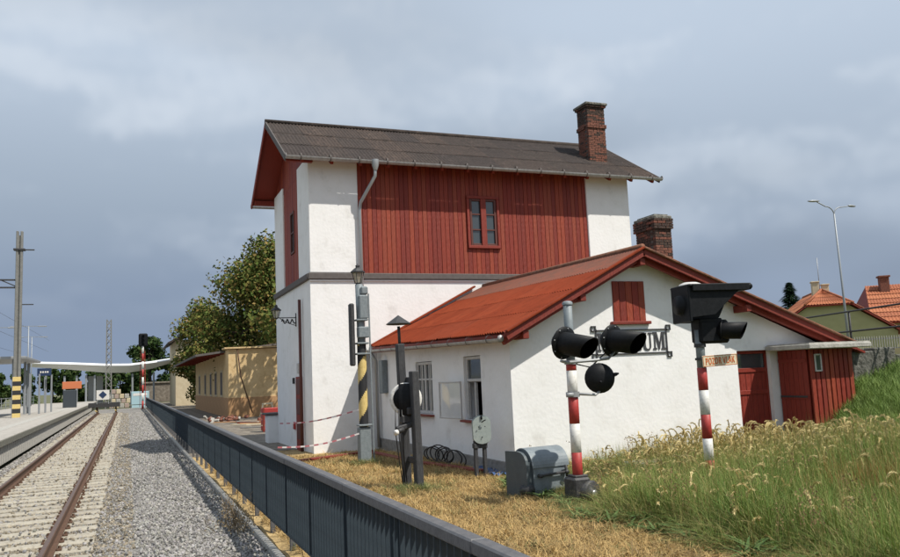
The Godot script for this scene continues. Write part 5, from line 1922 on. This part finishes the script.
	for v in 3:
		var d := rdir()
		var hh: float = [1.0, .82, .66][v]
		var bend: float = [.24, .10, .42][v]
		var foot := rdir() * .14
		blade(st, foot, d, hh, .006, bend * .7, Color(.62, .66, .4), 4)
		for i in 84:
			var t := .74 + .30 * i / 84.0
			var f := func(u: float) -> Vector3:
				var q := foot + Vector3.UP * hh * (u - bend * .45 * .7 * u * u) + d * hh * bend * .7 * u * u
				if u > .86: q += d * .30 * (u - .86) - Vector3.UP * (u - .86) * (u - .86) * 3.0
				return q
			var p: Vector3 = f.call(t)
			var ax: Vector3 = (f.call(t + .02) - p).normalized()
			var o := (ax + rdir() * .42 + Vector3(0, rng.randf_range(-.3, .3), 0)).normalized() * rng.randf_range(.03, .065)
			var sd := o.cross(rdir()).normalized() * .009
			st.set_color(Color(1, 1, 1) * rng.randf_range(.8, 1.15))
			tri(st, p - sd, p + o, p + sd)
	stalks.append(mesh_of(st))
	for v in 1:
		xs = []; cols = []
		for i in 3000:
			var z := -6.5 - 8.2 * rng.randf()
			var e := meadow_edge(z) + .5
			var x := e + (13.7 - e) * rng.randf()
			var dens := smoothstep(7.8, 10.5, x) * smoothstep(-7.5, -10.5, z) * (.45 + .55 * smoothstep(-.15, .25, hill.get_noise_2d(x * 70.0 + 90.0, z * 70.0)))
			if rng.randf() > .12 + .80 * dens: continue
			var s := rng.randf_range(.5, 1.35) * (.8 + .2 * dens) * lerpf(1.2, .78, smoothstep(-8.5, -13.0, z)) * lerpf(.66, 1.0, smoothstep(8.0, 11.5, x))
			var y := maxf(yard_y(x, z), bank_y(x, z)) - .02
			var b := Basis(Vector3.UP, rng.randf() * TAU) * Basis(Vector3.RIGHT, rng.randf_range(-.18, .18))
			xs.append(Transform3D(b.scaled(Vector3(1.0, s, 1.0)), Vector3(x, y, z)))
			cols.append(Color(.58, .46, .20).lerp(Color(.74, .62, .32), rng.randf()))
		scatter("seed_grass", stalks[v], M.dry, xs, cols, "arching straw coloured seed plumes above the tall grass", "grass")
	st = S()
	for k in 4:
		var d := rdir()
		blade(st, rdir() * .05, d, rng.randf_range(.7, 1.15), .007, rng.randf_range(0, .25), Color(1, 1, 1) * rng.randf_range(.7, 1.1), 3)
		for i in 7:
			var p := d * .03 + Vector3(rng.randfn() * .05, rng.randf_range(.45, 1.05), rng.randfn() * .05)
			var o := rdir() * .02
			st.set_color(Color(1, 1, 1) * rng.randf_range(.7, 1.2))
			tri(st, p - o, p + Vector3(0, .03, 0), p + o)
	var dead := mesh_of(st)
	xs = []; cols = []
	for i in 190:
		var z := -6.0 - 8.4 * rng.randf()
		var e := meadow_edge(z) + .2
		var x := e + (13.6 - e) * rng.randf()
		xs.append(Transform3D(Basis(Vector3.UP, rng.randf() * TAU).scaled(Vector3.ONE * rng.randf_range(.4, .85)), Vector3(x, maxf(yard_y(x, z), bank_y(x, z)) - .02, z)))
		cols.append(Color(.26, .17, .075).lerp(Color(.42, .30, .15), rng.randf()))
	scatter("dead_stems", dead, M.dry, xs, cols, "dead brown stems standing among the tall grass", "weeds")
	st = S()
	for k in 11:
		var d := rdir()
		blade(st, rdir() * .03, d, rng.randf_range(.16, .36), rng.randf_range(.04, .075), rng.randf_range(.5, 1.4), Color(1, 1, 1) * rng.randf_range(.75, 1.2), 4)
	var broad := mesh_of(st)
	xs = []; cols = []
	for i in 420:
		var z := -5.5 - 8.6 * rng.randf()
		var e := meadow_edge(z) - .25
		var x := e + 2.6 * pow(rng.randf(), 1.6) if i % 3 else e + (13.0 - e) * rng.randf()
		xs.append(Transform3D(Basis(Vector3.UP, rng.randf() * TAU).scaled(Vector3.ONE * rng.randf_range(.5, 1.25)), Vector3(x, yard_y(x, z) - .01, z)))
		cols.append(Color(.06, .12, .025).lerp(Color(.13, .19, .05), rng.randf()))
	scatter("broad_weeds", broad, M.grass, xs, cols, "broad leaved green weeds along the edge of the tall grass", "weeds")
	# rusty dock patch near the right edge of the meadow
	xs = []; cols = []
	for i in 240:
		var x := 9.2 + rng.randfn() * .32; var z := -7.9 + rng.randfn() * .3
		xs.append(Transform3D(Basis(Vector3.UP, rng.randf() * TAU).scaled(Vector3(1, rng.randf_range(.7, 1.0), 1)), Vector3(x, yard_y(x, z), z)))
		cols.append(Color(.30, .11, .035).lerp(Color(.42, .2, .07), rng.randf()))
	scatter("rusty_weeds", tufts[1], M.dry, xs, cols, "rust coloured dry weeds in the tall grass", "weeds")
	# shorter lush grass on the bank
	st = S()
	for i in 12:
		var c := Color(1, 1, 1) * rng.randf_range(.7, 1.25); c.a = 1
		blade(st, rdir() * rng.randf_range(0, .09), rdir(), rng.randf_range(.12, .38), .012, rng.randf_range(.3, 1.1), c, 2)
	var short := mesh_of(st)
	xs = []; cols = []
	for i in 9000:
		var z := -9.0 - 5.8 * rng.randf()
		var x := 13.6 + 7.5 * pow(rng.randf(), 1.2)
		if x < 15.85 and z < -13.95: continue
		xs.append(Transform3D(Basis(Vector3.UP, rng.randf() * TAU).scaled(Vector3.ONE * rng.randf_range(.7, 1.3)), Vector3(x, bank_y(x, z) - .01, z)))
		cols.append(Color(.15, .25, .045).lerp(Color(.25, .34, .085), rng.randf()))
	scatter("bank_grass", short, M.grass, xs, cols, "bright green grass on the bank beside the shed", "grass")
	xs = []; cols = []
	for i in 900:
		var spots := [Vector2(6.05, -12.3), Vector2(7.1, -12.2), Vector2(5.0, -14.4), Vector2(6.75, -15.2), Vector2(5.55, -19.8), Vector2(6.5, -11.0)]
		var q: Vector2 = spots[i % 6]
		var x := q.x + rng.randfn() * .28; var z := q.y + rng.randfn() * .28
		if i % 3 == 0:
			x = rng.randf_range(2.2, 6.2); z = rng.randf_range(-22, -6)
			if hill.get_noise_2d(x * 110.0 + 40.0, z * 110.0) < .12: continue
		xs.append(Transform3D(Basis(Vector3.UP, rng.randf() * TAU).scaled(Vector3(1, rng.randf_range(.3, .75), 1)), Vector3(x, yard_y(x, z) - .01, z)))
		cols.append(Color(.10, .15, .035).lerp(Color(.24, .22, .08), rng.randf()))
	scatter("green_regrowth", short, M.grass, xs, cols, "thin green grass regrowing through the straw", "grass")
	# dry weeds at the fence foot and grass round the feet of things
	var wd := base("dry_weed", Vector3(1.5, -.25, -12.6), "dry brown branching weed growing at the foot of the fence", "weed")
	st = S(true)
	for i in 26:
		var a := Vector3(1.5 + rng.randfn() * .10, -.25, -12.6 + rng.randfn() * .35)
		var p := a + Vector3(rng.randf_range(-.18, .12), rng.randf_range(.2, .62), rng.randf_range(-.25, .25))
		tube(st, [a, a.lerp(p, .5) + rdir() * .04, p], [.005, .004, .002], 4)
		for k in 4:
			var q := a.lerp(p, rng.randf_range(.4, .9))
			tube(st, [q, q + (rdir() + Vector3.UP).normalized() * rng.randf_range(.05, .14)], [.003, .0015], 3)
	part("stems", st, M.weed_stem, wd)
	st = S()
	for i in 420:
		var p := Vector3(1.5 + rng.randfn() * .13, -.2 + absf(rng.randfn()) * .17, -12.6 + rng.randfn() * .38)
		var col := Color(.20, .15, .085).lerp(Color(.33, .26, .16), rng.randf())
		st.set_color(col)
		var t := rdir() * .018
		tri(st, p - t, p + Vector3.UP * .02, p + t)
	part("leaves", st, M.dry, wd)
